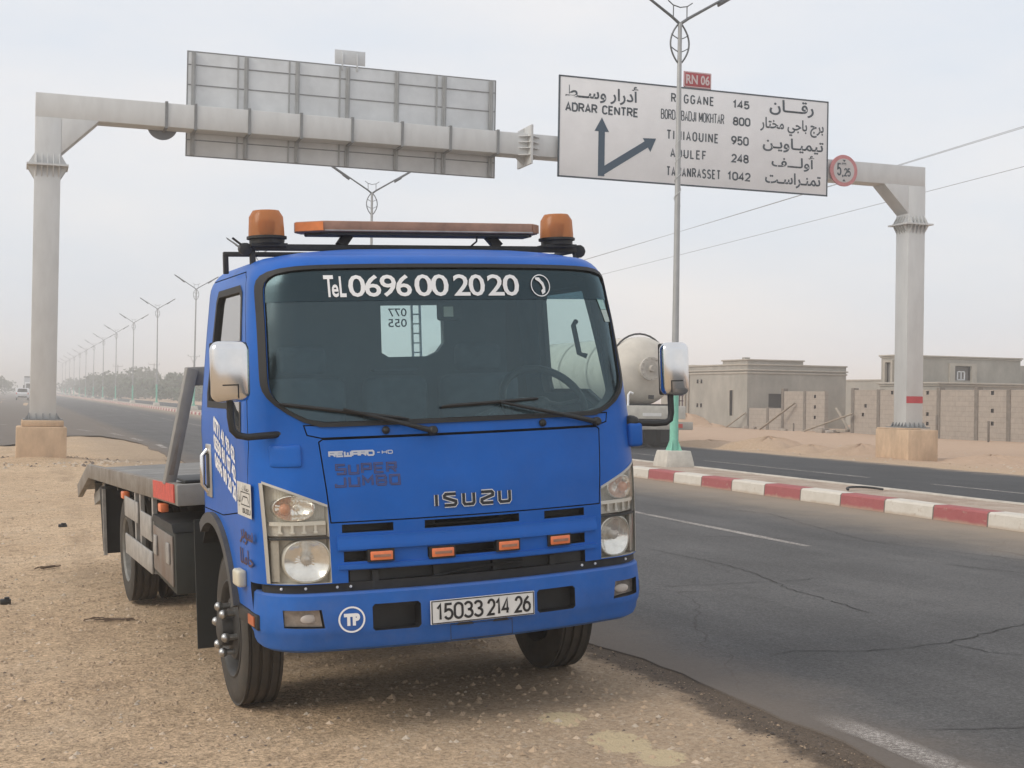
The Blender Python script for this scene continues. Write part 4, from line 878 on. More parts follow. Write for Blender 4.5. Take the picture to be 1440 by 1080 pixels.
# ================================================================== THE TOW TRUCK
# local frame: x to the picture's right, y to the rear (0 = front face), z up
TR = thing('tow_truck', 'blue flatbed tow truck with amber roof beacons parked on the sandy shoulder', 'tow truck')
TR.matrix_world = Matrix(((0.9970107633724055, -0.059265379445215496, -0.049569673377862604, 2.0944888), (0.05902807149160034, 0.9982368268769445, -0.006238929606236903, 6.18646388),
                          (0.04985202599248974, 0.0032942777453772044, 0.9987511818458992, 0.04808181), (0, 0, 0, 1)))
def lerp(tab, z):
    if z <= tab[0][0]: return tab[0][1]
    for (a, va), (b, vb) in zip(tab, tab[1:]):
        if z <= b: return va+(vb-va)*(z-a)/(b-a)
    return tab[-1][1]
F0 = [(.58, .02), (.70, .0), (1.0, .0), (1.15, .008), (1.30, .03), (1.40, .046), (1.46, .060), (1.60, .080), (1.92, .135), (2.15, .182), (2.30, .22)]
WT = [(.58, .992), (.70, 1.0), (1.2, 1.002), (1.40, 1.008), (1.50, 1.004), (1.60, .995), (1.92, .962), (2.15, .935), (2.3, .918)]
YR = 1.50; BOW = .158; RC = .2; ZR = 2.12
def wz(z): return lerp(WT, z)
def fx(x, z, inset=0):
    w = wz(z); x = abs(x); f = lerp(F0, z)+BOW*x*x+inset
    c = x-(w-inset-RC)
    if c > 0: f += RC-sqrt(max(0, RC*RC-min(c, RC)**2))
    return f
def front(x, z, d):
    ins = 0
    if z > ZR: q = min(1, (z-ZR)/.13); ins = .10*(1-sqrt(1-q*q))
    return (x, fx(x, z, ins)-d, z)
def left(u, z, d): return (-(wz(z)+d), -u, z)      # u = -y so that lettering reads towards the front
def right(y, z, d): return (wz(z)+d, y, z)
NF, NS, NB = 56, 14, 10
def ring(z, inset=0, front_in=0, rear_in=0):
    w = wz(min(z, 2.3))-inset; pts = []
    for i in range(NF+1):
        x = w*sin(-pi/2+pi*i/NF); f = lerp(F0, z)+BOW*x*x+inset+front_in; c = abs(x)-(w-RC)
        if c > 0: f += RC-sqrt(max(0, RC*RC-c*c))
        pts.append((x, f, z))
    ys = pts[-1][1]; yr = YR-inset-rear_in
    pts += [(w, ys+(yr-.05-ys)*i/NS, z) for i in range(1, NS+1)]
    pts += [(w-.05*(1-cos(a)), yr-.05+.05*sin(a), z) for a in (pi/6, pi/3, pi/2)]
    pts += [((w-.05)*(1-2*i/NB), yr, z) for i in range(1, NB+1)]
    pts += [(-(w-.05*(1-cos(a))), yr-.05+.05*sin(a), z) for a in (pi/3, pi/6)]
    pts += [(-w, yr-.05-(yr-.05-ys)*i/NS, z) for i in range(0, NS)]
    return pts
def loft(rings, mi=0):
    b = MB(); n = len(rings[0])
    for r in rings: b.v += r
    for j in range(len(rings)-1):
        for i in range(n): b.f.append((j*n+i, j*n+(i+1) % n, (j+1)*n+(i+1) % n, (j+1)*n+i)); b.m.append(mi)
    b.f += [tuple(reversed(range(n))), tuple(range((len(rings)-1)*n, len(rings)*n))]; b.m += [mi, mi]
    return b
def shrink(r, k, z):
    cx = 0; cy = sum(p[1] for p in r)/len(r); return [(cx+(p[0]-cx)*k, cy+(p[1]-cy)*k, z) for p in r]
zs = [.58, .60]+[.65+.05*i for i in range(30)]
rings = [ring(z) for z in zs if z < ZR]+[ring(ZR)]
for t in (12, 24, 36, 48, 60, 72, 82, 90):
    a = radians(t); q = ring(min(ZR+.13*sin(a), 2.3), .10*(1-cos(a))); rings.append([(x, y, ZR+.13*sin(a)) for x, y, z in q])
top = rings[-1]
for k, z in ((.93, 2.262), (.83, 2.275), (.65, 2.289), (.4, 2.298), (.15, 2.302)): rings.append(shrink(top, k, z))
CM = [BLUE, BLACK, INTER, LAMPG]
cab = loft(rings).build('cab_body', CM, TR)
def cutter(fn): b = MB(); fn(b); return b.build('cut', CM, TR)
# hollow inside
cav = loft([ring(z, .055, .05) for z in (.96, 1.2, 1.45, 1.6, 1.92, 2.14)]+[shrink(ring(2.14, .055, .05), .9, 2.19)], 2).build('cut', CM, TR)
boolop(cab, [cav])
# windscreen outline: rounded quadrilateral in (x, z)
def wsz(s, t):                      # s,t in -1..1
    T = (t+1)/2; x = s*(.948+(.924-.948)*T)
    zb = 1.437+.122*max(0, (abs(x)-.70)/.245)**1.5; zt = 2.198-.010*abs(s)**4
    return x, zb+(zt-zb)*T
def sq(u, v, k, n=12.0):
    m = max(abs(u), abs(v)); 
    if m < 1e-9: return 0, 0
    q = (abs(u)**n+abs(v)**n)**(1/n); return u*m/q*k, v*m/q*k
def loop(ku, kv, N=96):
    pts = []
    for i in range(N):
        a = 8*i/N
        u, v = (a-1, -1) if a < 2 else ((1, a-3) if a < 4 else ((5-a, 1) if a < 6 else (-1, 7-a)))
        s, t = sq(u, v, 1); pts.append(wsz(s*ku, t*kv))
    return pts
def yprism(pts, y0, y1, mi=1): b = MB(); b.prism(pts, lambda u, v, d: (u, d, v), y0, y1, mi); return b
def xprism(pts, x0, x1, mi=1): b = MB(); b.prism(pts, lambda u, v, d: (d, u, v), x0, x1, mi); return b
def addall(bs):
    b = MB()
    for q in bs: b.add(q.v, q.f, q.m[0])
    return b
SW = [(1.27, 1.535), (1.29, 1.60), (1.23, 2.07), (1.19, 2.115), (.67, 2.115), (.615, 2.08), (.545, 1.84), (.455, 1.50), (.45, 1.425), (.475, 1.41), (.53, 1.425), (.79, 1.535)]
rw = [(.02, 1.79), (.06, 1.765), (.30, 1.765), (.36, 1.79), (.40, 1.84), (.40, 2.06), (.02, 2.06)]
slots = [(-.637, -.403, .952, .990), (-.255, .222, .952, .990), (.360, .590, .952, .990), (-.632, -.405, .818, .866), (-.245, .218, .818, .866), (.378, .590, .818, .866), (-.615, .590, .672, .776)]
arch = [(1.2+.53*cos(a), .40+.53*sin(a)) for a in [radians(-25+i*230/30) for i in range(31)]]
hl = [(.688, .727), (.945, .727), (.962, 1.19), (.697, 1.077)]
cuts = [yprism(loop(.965, .955), -.6, .44), xprism(SW, -1.3, -.8), xprism(SW, .8, 1.3), yprism(rw, 1.40, 1.8), xprism(arch, -1.3, -.60), xprism(arch, .60, 1.3)]
q = MB(); q.box(-1.1, 1.1, -.4, .36, .4, .723, 1); boolop(cab, [q.build('cut', CM, TR)])
slots[-1] = (-.615, .590, .69, .780)
cuts += [yprism([(a, c), (b_, c), (b_, d), (a, d)], -.4, .11) for a, b_, c, d in slots]
for s in (-1, 1): cuts.append(yprism([(s*x, z) for x, z in hl][::s], -.4, .31, 3))
boolop(cab, [addall(cuts).build('cut', CM, TR)])
# doors and front panels are cut free with a real gap
DO = [(1.44, 2.185), (.64, 2.185), (.565, 2.15), (.465, 1.88), (.37, 1.545), (.335, 1.36), (.36, 1.18), (.56, 1.03), (.95, .985), (1.44, .985)]
def outset(p, d):
    n = len(p); out = []; cx = sum(q[0] for q in p)/n; cy = sum(q[1] for q in p)/n
    for i in range(n):
        a, b_, c = Vector(p[i-1]), Vector(p[i]), Vector(p[(i+1) % n]); d1 = (b_-a).normalized(); d2 = (c-b_).normalized()
        n1 = Vector((d1.y, -d1.x)); n2 = Vector((d2.y, -d2.x)); m = (n1+n2); m = m/max(.3, m.dot(n1))
        if m.dot(b_-Vector((cx, cy))) < 0 and i == 0 and False: m = -m
        out.append(b_+m*d)
    ar = lambda q: sum(q[i][0]*q[(i+1) % n][1]-q[(i+1) % n][0]*q[i][1] for i in range(n))
    if (abs(ar(out)) < abs(ar(p))) == (d > 0): return outset(p, -d)
    return [tuple(q) for q in out]
def split(poly, mk, lo, hi, name):
    whole = cab.copy(); whole.data = cab.data.copy(); COL.objects.link(whole)
    boolop(whole, [mk(poly, lo, hi).build('cut', CM, TR)], 'INTERSECT')
    boolop(cab, [mk(outset(poly, .006), lo-.01, hi+.01).build('cut', CM, TR)])
    whole.name = name; resmooth(whole); return whole
doorL = split(DO, xprism, -1.2, -.80, 'door'); doorR = split(DO, xprism, .80, 1.2, 'door')
hood = split([(-.682, 1.004), (.682, 1.004), (.715, 1.368), (.70, 1.378), (-.70, 1.378), (-.715, 1.368)], yprism, -.3, .16, 'hood_panel')
cowl = split([(-.705, 1.39), (.705, 1.39), (.765, 1.405), (.775, 1.444), (-.775, 1.444), (-.765, 1.405)], yprism, -.3, .16, 'cowl_panel')
resmooth(cab)
# dark liner behind the shut lines and inside the nose
b = MB(); b.box(-.66, .66, .20, .9, .55, .94); b.box(-.7, .7, .19, 1.45, .50, .80); b.build('engine_bay', CHASSIS, TR)
b = MB()
b.slab(lambda u, v, d: front(-.78+1.56*u, .98+.46*v, d), 30, 4, -.07, -.075); b.build('nose_liner', BLACK, TR)

# grille ledges
b = MB()
for z0, z1, dd in ((.874, .938, .016), (.786, .806, .012)):
    b.slab(lambda u, v, d, z0=z0, z1=z1: front(-.66+1.32*u, z0+(z1-z0)*v, d-(.010 if v > .5 and z1 > .9 else 0)), 40, 3, dd, -.01)
b.build('grille_ledge', BLUE, TR, smooth=30)
b = MB(); b.box(-.6, .58, .085, .10, .675, .775)
for x in (-.5, -.2, .1, .4): b.box(x, x+.03, .06, .084, .68, .77)
b.tube([(-.35, .05, .70), (0, .055, .745), (.25, .05, .755)], .006, 6); b.build('radiator', DARKM, TR)
for x0, x1, z0, z1 in ((-.518, -.416, .820, .864), (-.231, -.125, .816, .860), (.103, .206, .822, .866), (.382, .490, .824, .868)):
    b = MB(); b.slab(lambda u, v, d: front(x0-.01+(x1-x0+.02)*u, z0-.006+(z1-z0+.012)*v, d), 4, 1, .016, -.02); o = b.build('marker_light', BLACK, TR)
    b = MB(); b.slab(lambda u, v, d: front(x0+(x1-x0)*u, z0+.002+(z1-z0-.004)*v, d), 4, 1, .028, .0165); b.build('orange_lens', ORANGE, o, bevel=.004)
    b = MB(); b.slab(lambda u, v, d: front(x0+.012+(x1-x0-.024)*u, z0+.016+(z1-z0-.032)*v, d), 4, 1, .031, .0285); b.build('lens_bar', AMBERD, o)

# bumper
def bf(x, z):
    x = abs(x); f = -.035+.158*x*x; c = x-.785
    if c > 0: f += .2-sqrt(max(0, .04-min(c, .2)**2))
    return f
def bump_prof(): return [(.14, .677), (.012, .683), (.0, .674), (-.006, .60), (-.008, .52), (-.003, .495), (.006, .478), (.010, .45), (.022, .425), (.05, .41), (.14, .408)]
b = MB(); pr = bump_prof(); n = len(pr); st = []
for i in range(61):
    x = .985*sin(-pi/2+pi*i/60); st.append((x, bf(x, 0)))
st = [(-.985, .42), (-.985, .34)]+st+[(.985, .34), (.985, .42)]
for j, (x, y) in enumerate(st):
    a = st[max(0, j-1)]; c = st[min(len(st)-1, j+1)]; t = Vector((c[0]-a[0], c[1]-a[1])).normalized(); nn = Vector((-t.y, t.x))   # inward
    for o, z in pr: b.v.append((x+nn.x*o, y+nn.y*o, z))
for j in range(len(st)-1):
    for i in range(n): b.f.append((j*n+i, j*n+(i+1) % n, (j+1)*n+(i+1) % n, (j+1)*n+i)); b.m.append(0)
b.f += [tuple(range(n)), tuple(reversed(range((len(st)-1)*n, len(st)*n)))]; b.m += [0, 0]
bum = b.build('bumper', [BLUE2, BLACK], TR)
def bc(pts, d0=-.4, depth=.07):
    q = MB(); xm = sum(p[0] for p in pts)/len(pts); y = bf(xm, 0); q.prism(pts, lambda u, v, d: (u, d, v), y-.3, y+depth, 1); return q.build('cut', [BLUE2, BLACK], TR)
def rr4(x0, x1, z0, z1, r=.012):
    return [(x0+r, z0), (x1-r, z0), (x1, z0+r), (x1, z1-r), (x1-r, z1), (x0+r, z1), (x0, z1-r), (x0, z0+r)]
FOGP = [(.735, .528), (.905, .532), (.908, .612), (.748, .612)]
boolop(bum, [bc(rr4(-.522, -.298, .502, .624)), bc(rr4(.288, .502, .510, .620)), bc([(-x, z) for x, z in FOGP][::-1], depth=.085), bc(FOGP, depth=.085)]); resmooth(bum, 30)
bfn = lambda x, z, d: (x, bf(x, z)-.007-d, z)
for s in (-1, 1):
    b = MB(); q = [(s*(.822+(x-.822)*.93), .571+(z-.571)*.90) for x, z in FOGP]; b.prism(q[::s], lambda u, v, d: (u, bf(u, v)+.02+.008*sin(9*u)-d, v), 0, -.03); b.build('fog_lamp', FOGL, bum, smooth=30)
    b = MB(); b.ball((s*.80, bf(.8, 0)+.018, .57),   .026, 0, 12, 8, (1.5, .2, .8)); b.build('fog_bulb', mat('fog_bulb_pale', (.55, .50, .46), .3), bum, smooth=60)  # plain pale colour on the flattened bulb
b = MB(); b.box(-.26, .262, -.055, -.047, .512, .622); pf = lambda u, v, d: (u, -.055-d, v)
put_stroke(b, [(-.255, .516), (.257, .516), (.257, .618), (-.255, .618)], .005, pf, .0015, 1, True)
for t, x0, x1 in (('15033', -.235, .0), ('214', .018, .135), ('26', .158, .243)): gtext(b, t, pf, x0, x1, .527, .607, .0115, .002, 1, .30)
b.build('licence_plate', [PLATEW, INK], TR)
b = MB(); put_stroke(b, circ(-.617, .561, .056, 40), .008, bfn, .003, 0, True); put_text(b, 'TP', bfn, -.652, -.580, .533, .589, .003, 0, .07); b.build('round_decal', WHITE, bum)
b = MB(); put_stroke(b, [(-.16, .43), (.15, .43), (.15, .50), (-.16, .50)], .003, bfn, .002, 0, True)
for x in (-.13, .05): b.add([bfn(x, .496, .003), bfn(x+.085, .496, .003), bfn(x+.075, .507, .003), bfn(x+.01, .507, .003)], [(0,1,2,3)])
b.build('tow_cover', INK, bum)
b = MB(); b.slab(lambda u, v, d: (-.962+1.924*u, fx(-.962+1.924*u, .7)+.022-d, .60+.122*v), 50, 1, 0, -.05); gs = b.build('filler_strip', BLACK, TR, smooth=30)
for x in (-.90, -.80, -.66, -.60, .58, .66, .86): b = MB(); b.ball((x, fx(x, .7)+.020, .703), .007, 0, 8, 6); b.build('screw', WHITE, gs, smooth=60)

# headlamps
for s in (-1, 1):
    m = lambda u, v, d, s=s: front(s*u, v, d)
    H = MB(); H.slab(lambda u, v, d, s=s: front(s*(.69+.262*u), .727+v*(.347+.112*u), d), 12, 12, -.065, -.085); lamp = H.build('headlamp', LAMPG, TR, smooth=40)
    def bowl(name, cx, cz, rx, rz, prof, m_, ex=3.0):
        B = MB(); n_ = 40
        for k_, dd in prof:
            for i in range(n_):
                a = 2*pi*i/n_; q = (abs(cos(a))**ex+abs(sin(a))**ex)**(-1/ex); B.v.append(front(s*(cx+rx*k_*q*cos(a)), cz+rz*k_*q*sin(a), -dd+(.0035*(i % 2)*(1-abs(k_-.6)) if m_ is REFL and .1 < k_ < .97 else 0)))
        for j in range(len(prof)-1):
            for i in range(n_): B.f.append((j*n_+i, j*n_+(i+1) % n_, (j+1)*n_+(i+1) % n_, (j+1)*n_+i)); B.m.append(0)
        return B.build(name, m_, lamp, smooth=50)
    # lower main lamp: rim, faceted bowl, glass bulb cap
    bowl('lamp_ring', .790, .829, .103, .099, [(1.0, .064), (1.0, .012), (.95, .010), (.95, .02)], mat('ring_pale', (.66, .65, .60), .3, .4), 2.3)
    bowl('reflector', .790, .829, .097, .093, [(1.0, .018), (.92, .026), (.75, .042), (.5, .054), (.2, .060), (.01, .061)], REFL, 2.3)
    c = front(s*.790, .832, -.03); b = MB(); b.lathe([(.002, -.012), (.016, -.010), (.022, .0), (.022, .03)], c, (0, 1, 0), 20); b.build('bulb_cap', mat('bulb_cap', (.55, .53, .50), .2, .5), lamp, smooth=40)
    b = MB(); b.slab(lambda u, v, d, s=s: front(s*(.905+.03*u), .735+.19*v, d), 3, 4, -.02, -.064); b.build('corner_prism', mat('prism_grey', (.42, .405, .37), .35, .3, .15, 30), lamp)
    # upper indicator lamp
    bowl('indicator_bowl', .838, 1.072, .088, .058, [(1.0, .064), (1.0, .016), (.95, .016), (.85, .035), (.55, .055), (.2, .062), (.01, .063)], REFL, 2.2)
    b = MB(); c = front(s*.872, 1.066, -.045); b.ball(c, .027, 0, 14, 10); b.build('amber_bulb', mat('amber_bulb', (.62, .30, .20), .3), lamp, smooth=60)
    # notched bright bar, divider, lower louvre
    b = MB(); b.slab(lambda u, v, d, s=s: front(s*(.705+.235*u), .992+.018*v, d), 12, 1, -.016, -.03)
    for i in range(4): x = .745+i*.050; b.slab(lambda u, v, d, x=x, s=s: front(s*(x+.010*u), .962+.030*v, d), 1, 1, -.016, -.03); b.slab(lambda u, v, d, x=x, s=s: front(s*(x-.004+.018*u), .955+.008*v, d), 1, 1, -.012, -.03)
    b.build('bright_bar', mat('bar_bright', (.70, .70, .66), .3, .4), lamp)
    b = MB(); b.slab(lambda u, v, d, s=s: front(s*(.700+.245*u), .944+.055*v, d), 12, 1, -.034, -.05); b.build('louvre_back', mat('louvre_grey', (.62, .60, .55), .4, .3, .15, 20), lamp)
    b = MB(); b.slab(lambda u, v, d, s=s: front(s*(.692+.252*u), .928+.010*v, d), 12, 1, -.002, -.12); b.build('divider', DARKM, lamp)
    b = MB(); P = lambda u, v: (s*(.690+.009*v+u*(.256-(.009-.017)*v)), .729+v*(.347+.112*u))
    b.grid(lambda u, v: front(*P(u, v), -.004), 16, 18); ln = b.build('lens', LENS, lamp, smooth=60)
    b = MB()
    for i in range(19):
        u = .10+.80*i/18; x, _ = P(u, .8); b.slab(lambda a, v, d, u=u: front(P(u, 0)[0]+(-.0016+.0032*a), 1.012+v*(P(u, .97)[1]-1.012), d), 1, 3, -.0045, -.010)
    b.build('lens_flutes', LENS, ln)
    b = MB()
    put = [(1, 0), (1.0, 1.0), (0, 1)]
    b.slab(lambda u, v, d, s=s: front(s*(P(1, v)[0]*s+.012*u-.002), P(1, v)[1], d), 2, 14, .006, -.03)
    b.slab(lambda u, v, d, s=s: front(P(u, 1)[0], P(u, 1)[1]-.003+.012*v, d), 14, 1, .006, -.03); b.build('lamp_frame', mat('frame_pale', (.52, .51, .47), .35, .4), lamp, smooth=30)

# glazing
cabglass = MB()
def wpatch(u, v, ku, kv, d): s_, t_ = sq(2*u-1, 2*v-1, 1); x, z = wsz(s_*ku, t_*kv); return front(x, z, d)
b = MB(); b.grid(lambda u, v: wpatch(u, v, .985, .98, -.010), 40, 24); ws = b.build('windscreen', GLASS, TR, smooth=60)
b = MB(); A = loop(1.0, 1.0); B_ = loop(.972, .950); C_ = loop(.962, .938); n = len(A)
b.v = [front(x, z, .009) for x, z in A]+[front(x, z, .009) for x, z in B_]+[front(x, z, -.012) for x, z in C_]+[front(x, z, -.02) for x, z in A]
b.f = [(i, (i+1) % n, n+(i+1) % n, n+i) for i in range(n)]+[(n+i, n+(i+1) % n, 2*n+(i+1) % n, 2*n+i) for i in range(n)]+[((i+1) % n, i, 3*n+i, 3*n+(i+1) % n) for i in range(n)]; b.m = [0]*len(b.f)
b.build('rubber_surround', RUBBER, ws, smooth=30)
b = MB(); b.grid(lambda u, v: front((-1+2*u)*.903, 2.022+.158*v, -.004), 30, 4); b.build('sun_strip', FILM, ws, smooth=60)
b = MB(); tf = lambda x, z, d: front(x, z, d)
put_text(b, 'T', tf, -.641, -.596, 2.040, 2.144, .002, 0, .02); put_text(b, 'e', tf, -.606, -.575, 2.039, 2.100, .002, 0, .02); put_text(b, 'L', tf, -.570, -.540, 2.039, 2.138, .002, 0, .02)
for t, x0, x1 in (('0696', -.529, -.228), ('00', -.214, -.043), ('20', -.018, .146), ('20', .160, .333)): put_text(b, t, tf, x0, x1, 2.038, 2.144, .002, 0, .012, .86)
b.build('phone_lettering', WHITE, ws)
b = MB(); cx, cz = .456, 2.090; put_stroke(b, circ(cx, cz, .053, 40), .005, tf, .002, 0, True)
put_poly(b, [(cx-.028, cz+.040), (cx-.004, cz+.040), (cx+.006, cz+.026), (cx+.018, cz+.014), (cx+.026, cz-.010), (cx+.024, cz-.034), (cx+.006, cz-.045), (cx+.001, cz-.026), (cx+.012, cz-.016), (cx+.008, cz+.002), (cx-.006, cz+.018), (cx-.016, cz+.024), (cx-.026, cz+.030)], tf, .002); b.build('phone_symbol', WHITE, ws)
b = MB(); b.grid(lambda u, v: front(.800+.052*u+.022*(1-v), 1.972+.058*v, -.007), 3, 3); b.build('tax_sticker', mat('sticker_green', (.33, .55, .52), .5, 0, .2, 60), ws)
b = MB(); b.grid(lambda u, v: front(.823+.052*u+.022*(1-v), 1.908+.062*v, -.007), 3, 3); b.build('paper_sticker', mat('sticker_pale', (.48, .58, .54), .5, 0, .25, 60), ws)
for dr, s in ((doorL, -1), (doorR, 1)):
    b = MB(); b.add([(s*(wz(z)-.016), y, z) for y, z in SW], [tuple(range(len(SW)))]); gw = b.build('side_window', SGLASS2 if s < 0 else SGLASS, dr)
    b = MB(); I = outset(SW, -.022); O_ = outset(SW, .012); n = len(SW)
    b.v = [(s*(wz(z)+.003), y, z) for y, z in O_]+[(s*(wz(z)+.003), y, z) for y, z in I]+[(s*(wz(z)-.022), y, z) for y, z in I]
    b.f = [(i, (i+1) % n, n+(i+1) % n, n+i) for i in range(n)]+[(n+i, n+(i+1) % n, 2*n+(i+1) % n, 2*n+i) for i in range(n)]; b.m = [0]*len(b.f); b.build('window_seal', RUBBER, gw)
    b = MB(); b.box(s*1.0, s*1.012, 1.20, 1.33, 1.05, 1.33); q = b.build('handle', mat('handle_chrome', (.55, .55, .53), .3, .8), dr, bevel=.01, seg=3)
    b = MB(); b.tube([(s*1.012, 1.27, 1.30), (s*1.04, 1.27, 1.27), (s*1.042, 1.27, 1.12), (s*1.012, 1.27, 1.08)], .013, 8); b.build('grip', CHROME, q, smooth=50)
    b = MB(); b.box(s*1.0121, s*1.014, 1.235, 1.30, 1.10, 1.28); b.build('recess', BLACK, q)
b = MB(); b.add([(x, 1.455, z) for x, z in rw], [tuple(range(len(rw)))]); rg = b.build('rear_window', SGLASS, TR)
b = MB(); rfn = lambda u, v, d: (u, 1.452-d, v)
for t, z in (('077', 1.995), ('055', 1.935)): put_text(b, t, rfn, .178, .066, z, z+.047, 0, 0, .01)
b.build('mirrored_lettering', INK, rg)

# seats, dash, wheel inside
b = MB(); b.slab(lambda u, v, d: (-.86+1.72*u, .20+.13*(-.86+1.72*u)**2+.52*v, 1.435-.03*v+.015*sin(9*u)*v+d), 20, 5, 0, -.35); b.build('dashboard', DASH, TR, smooth=30)
b = MB(); b.slab(lambda u, v, d: (.30+.42*u, .58+.16*v, 1.44+.09*sin(pi*u)*(1-.4*v)+d), 10, 3, 0, -.1); b.build('instrument_hood', DASH, TR, smooth=40)
for x, w_ in ((-.50, .46), (.02, .36), (.52, .46)):
    b = MB(); b.box(x-w_/2, x+w_/2, 1.16, 1.30, 1.10, 1.66); st_ = b.build('seat', SEAT, TR, bevel=.05, seg=3)
    b = MB(); b.box(x-.13, x+.13, 1.19, 1.29, 1.68, 1.83 if x > .1 or x < -.2 else 1.70); b.build('head_rest', SEAT, st_, bevel=.03, seg=3)
b = MB(); c = Vector((.60, .52, 1.50)); ax = Vector((0, -.78, .62)).normalized(); ux = Vector((1, 0, 0)); uy = ax.cross(ux)
b.tube([c+ux*.225*cos(a)+uy*.225*sin(a) for a in [2*pi*i/40 for i in range(41)]], .021, 10)
for a in (0, pi, -pi/2): b.tube([c, c-ax*.03+ux*.1*cos(a)+uy*.1*sin(a), c+ux*.21*cos(a)+uy*.21*sin(a)], .014, 8)
b.ball(c-ax*.03, .05, 0, 14, 8); b.tube([c-ax*.05, c-ax*.45], .03, 8); b.build('steering_wheel', BLACK, TR, smooth=50)
b = MB(); b.box(-.01, .12, .42, .45, 1.93, 2.03); q = b.build('interior_mirror', BLACK, TR, bevel=.015); b = MB(); b.box(.02, .07, .413, .4195, 1.95, 2.0); b.build('toll_tag', LAMPG, q)
b = MB(); b.tube([(.80, .52, 1.92), (.775, .50, 1.90), (.795, .48, 1.75), (.83, .46, 1.735)], .014, 8); b.build('grab_handle', BLACK, TR, smooth=50)

# wipers, nozzles
def wiper(piv, elbow, a, b_):
    m = lambda p, d: front(p[0], p[1], d)
    q = MB(); q.tube([m(piv, .02), m(((piv[0]*.7+elbow[0]*.3), (piv[1]*.7+elbow[1]*.3)), .045), m(elbow, .035)], [.014, .011, .006], 8); q.lathe([(.022, 0), (.022, .03), (.014, .04)], front(piv[0], piv[1], 0), (0, -1, .1), 16)
    o = q.build('wiper_arm', BLACK, TR, smooth=40)
    q = MB(); N_ = 12; q.tube([m((a[0]+(b_[0]-a[0])*i/N_, a[1]+(b_[1]-a[1])*i/N_), .018+.010*sin(pi*i/N_)) for i in range(N_+1)], [.004]+[.0085]*(N_-1)+[.004], 6)
    q.tube([m((a[0]+(b_[0]-a[0])*i/N_, a[1]-.006+(b_[1]-a[1])*i/N_), .004) for i in range(N_+1)], .004, 5); q.build('wiper_blade', BLACK, o, smooth=40)
wiper((-.193, 1.402), (-.605, 1.518), (-.885, 1.552), (-.30, 1.462)); wiper((.699, 1.405), (.156, 1.523), (-.136, 1.515), (.371, 1.534))
for x in (-.412, .385):
    b = MB(); b.lathe([(.017, 0), (.019, .012), (.012, .022), (.004, .026)], front(x, 1.412, 0), (0, -1, .2), 16); b.build('washer_nozzle', BLACK, TR, smooth=50)

# lettering on the nose
ISZ = {'I': [[(0, 0), (0, 1)]], 'S': [[(1, 1), (.12, 1), (0, .86), (.02, .70), (.98, .34), (1, .16), (.88, 0), (0, 0)]], 'U': [[(0, 1), (0, .16), (.12, 0), (.88, 0), (1, .16), (1, 1)]], 'Z': [[(0, 1), (.88, 1), (1, .86), (.98, .68), (.02, .32), (0, .14), (.12, 0), (1, 0)]]}
b = MB()
for ch, x0, x1 in (('I', -.196, -.196), ('S', -.157, -.101), ('U', -.062, -.011), ('Z', .028, .087), ('U', .121, .174)):
    for pl in ISZ[ch]:
        P = [(x0+(x1-x0)*u, 1.052+.052*v) for u, v in pl]
        put_stroke(b, P, .023, tf, .006, 0); put_stroke(b, P, .0135, tf, .008, 1)
b.build('badge', [mat('badge_chrome', (.62, .63, .65), .25, .8), mat('badge_dark', (.012, .015, .022), .4)], hood)
SQ = {'R': [[(0, 0), (0, 1), (1, 1), (1, .5), (0, .5)], [(.55, .5), (1, 0)]], 'E': [[(1, 1), (0, 1), (0, 0), (1, 0)], [(0, .5), (.9, .5)]], 'W': [[(0, 1), (0, 0), (1, 0), (1, 1)], [(.5, 0), (.5, .8)]], 'A': [[(0, 0), (0, 1), (1, 1), (1, 0)], [(0, .45), (1, .45)]], 'D': [[(0, 0), (0, 1), (.85, 1), (1, .8), (1, .2), (.85, 0), (0, 0)]], 'H': [[(0, 0), (0, 1)], [(1, 0), (1, 1)], [(0, .5), (1, .5)]], '-': [[(.2, .5), (.8, .5)]],
      'S': [[(1, 1), (0, 1), (0, .5), (1, .5), (1, 0), (0, 0)]], 'U': [[(0, 1), (0, 0), (1, 0), (1, 1)]], 'P': [[(0, 0), (0, 1), (1, 1), (1, .45), (0, .45)]], 'J': [[(1, 1), (1, 0), (0, 0), (0, .3)]], 'M': [[(0, 0), (0, 1), (.5, .4), (1, 1), (1, 0)]], 'B': [[(0, 0), (0, 1), (.9, 1), (1, .8), (.9, .5), (1, .25), (.9, 0), (0, 0)], [(0, .5), (.9, .5)]], 'O': [[(0, 0), (0, 1), (1, 1), (1, 0), (0, 0)]]}
def sqtext(b, t, x0, x1, z0, z1, w_, d, mi, gap=.28):
    n = len(t); cw = (x1-x0)/(n+(n-1)*gap)
    for i, ch in enumerate(t):
        xa = x0+i*cw*(1+gap)
        for pl in SQ[ch]: put_stroke(b, [(xa+cw*u, z0+(z1-z0)*v) for u, v in pl], w_, tf, d, mi)
b = MB(); sqtext(b, 'REWARD', -.676, -.475, 1.302, 1.322, .008, .002, 0); sqtext(b, '-HD', -.462, -.388, 1.306, 1.320, .004, .002, 0, .35); b.build('model_lettering', mat('silver_letter', (.48, .52, .60), .4), hood)
b = MB(); sqtext(b, 'SUPER', -.648, -.378, 1.222, 1.262, .010, .002, 0, .50); sqtext(b, 'JUMBO', -.655, -.365, 1.165, 1.205, .010, .002, 0, .50)
sqtext(b, 'SUPER', -.648, -.378, 1.222, 1.262, .004, .003, 1, .50); sqtext(b, 'JUMBO', -.655, -.365, 1.165, 1.205, .004, .003, 1, .50); b.build('faded_lettering', [RUST, mat('faded_blue', (.03, .09, .30), .6)], hood)

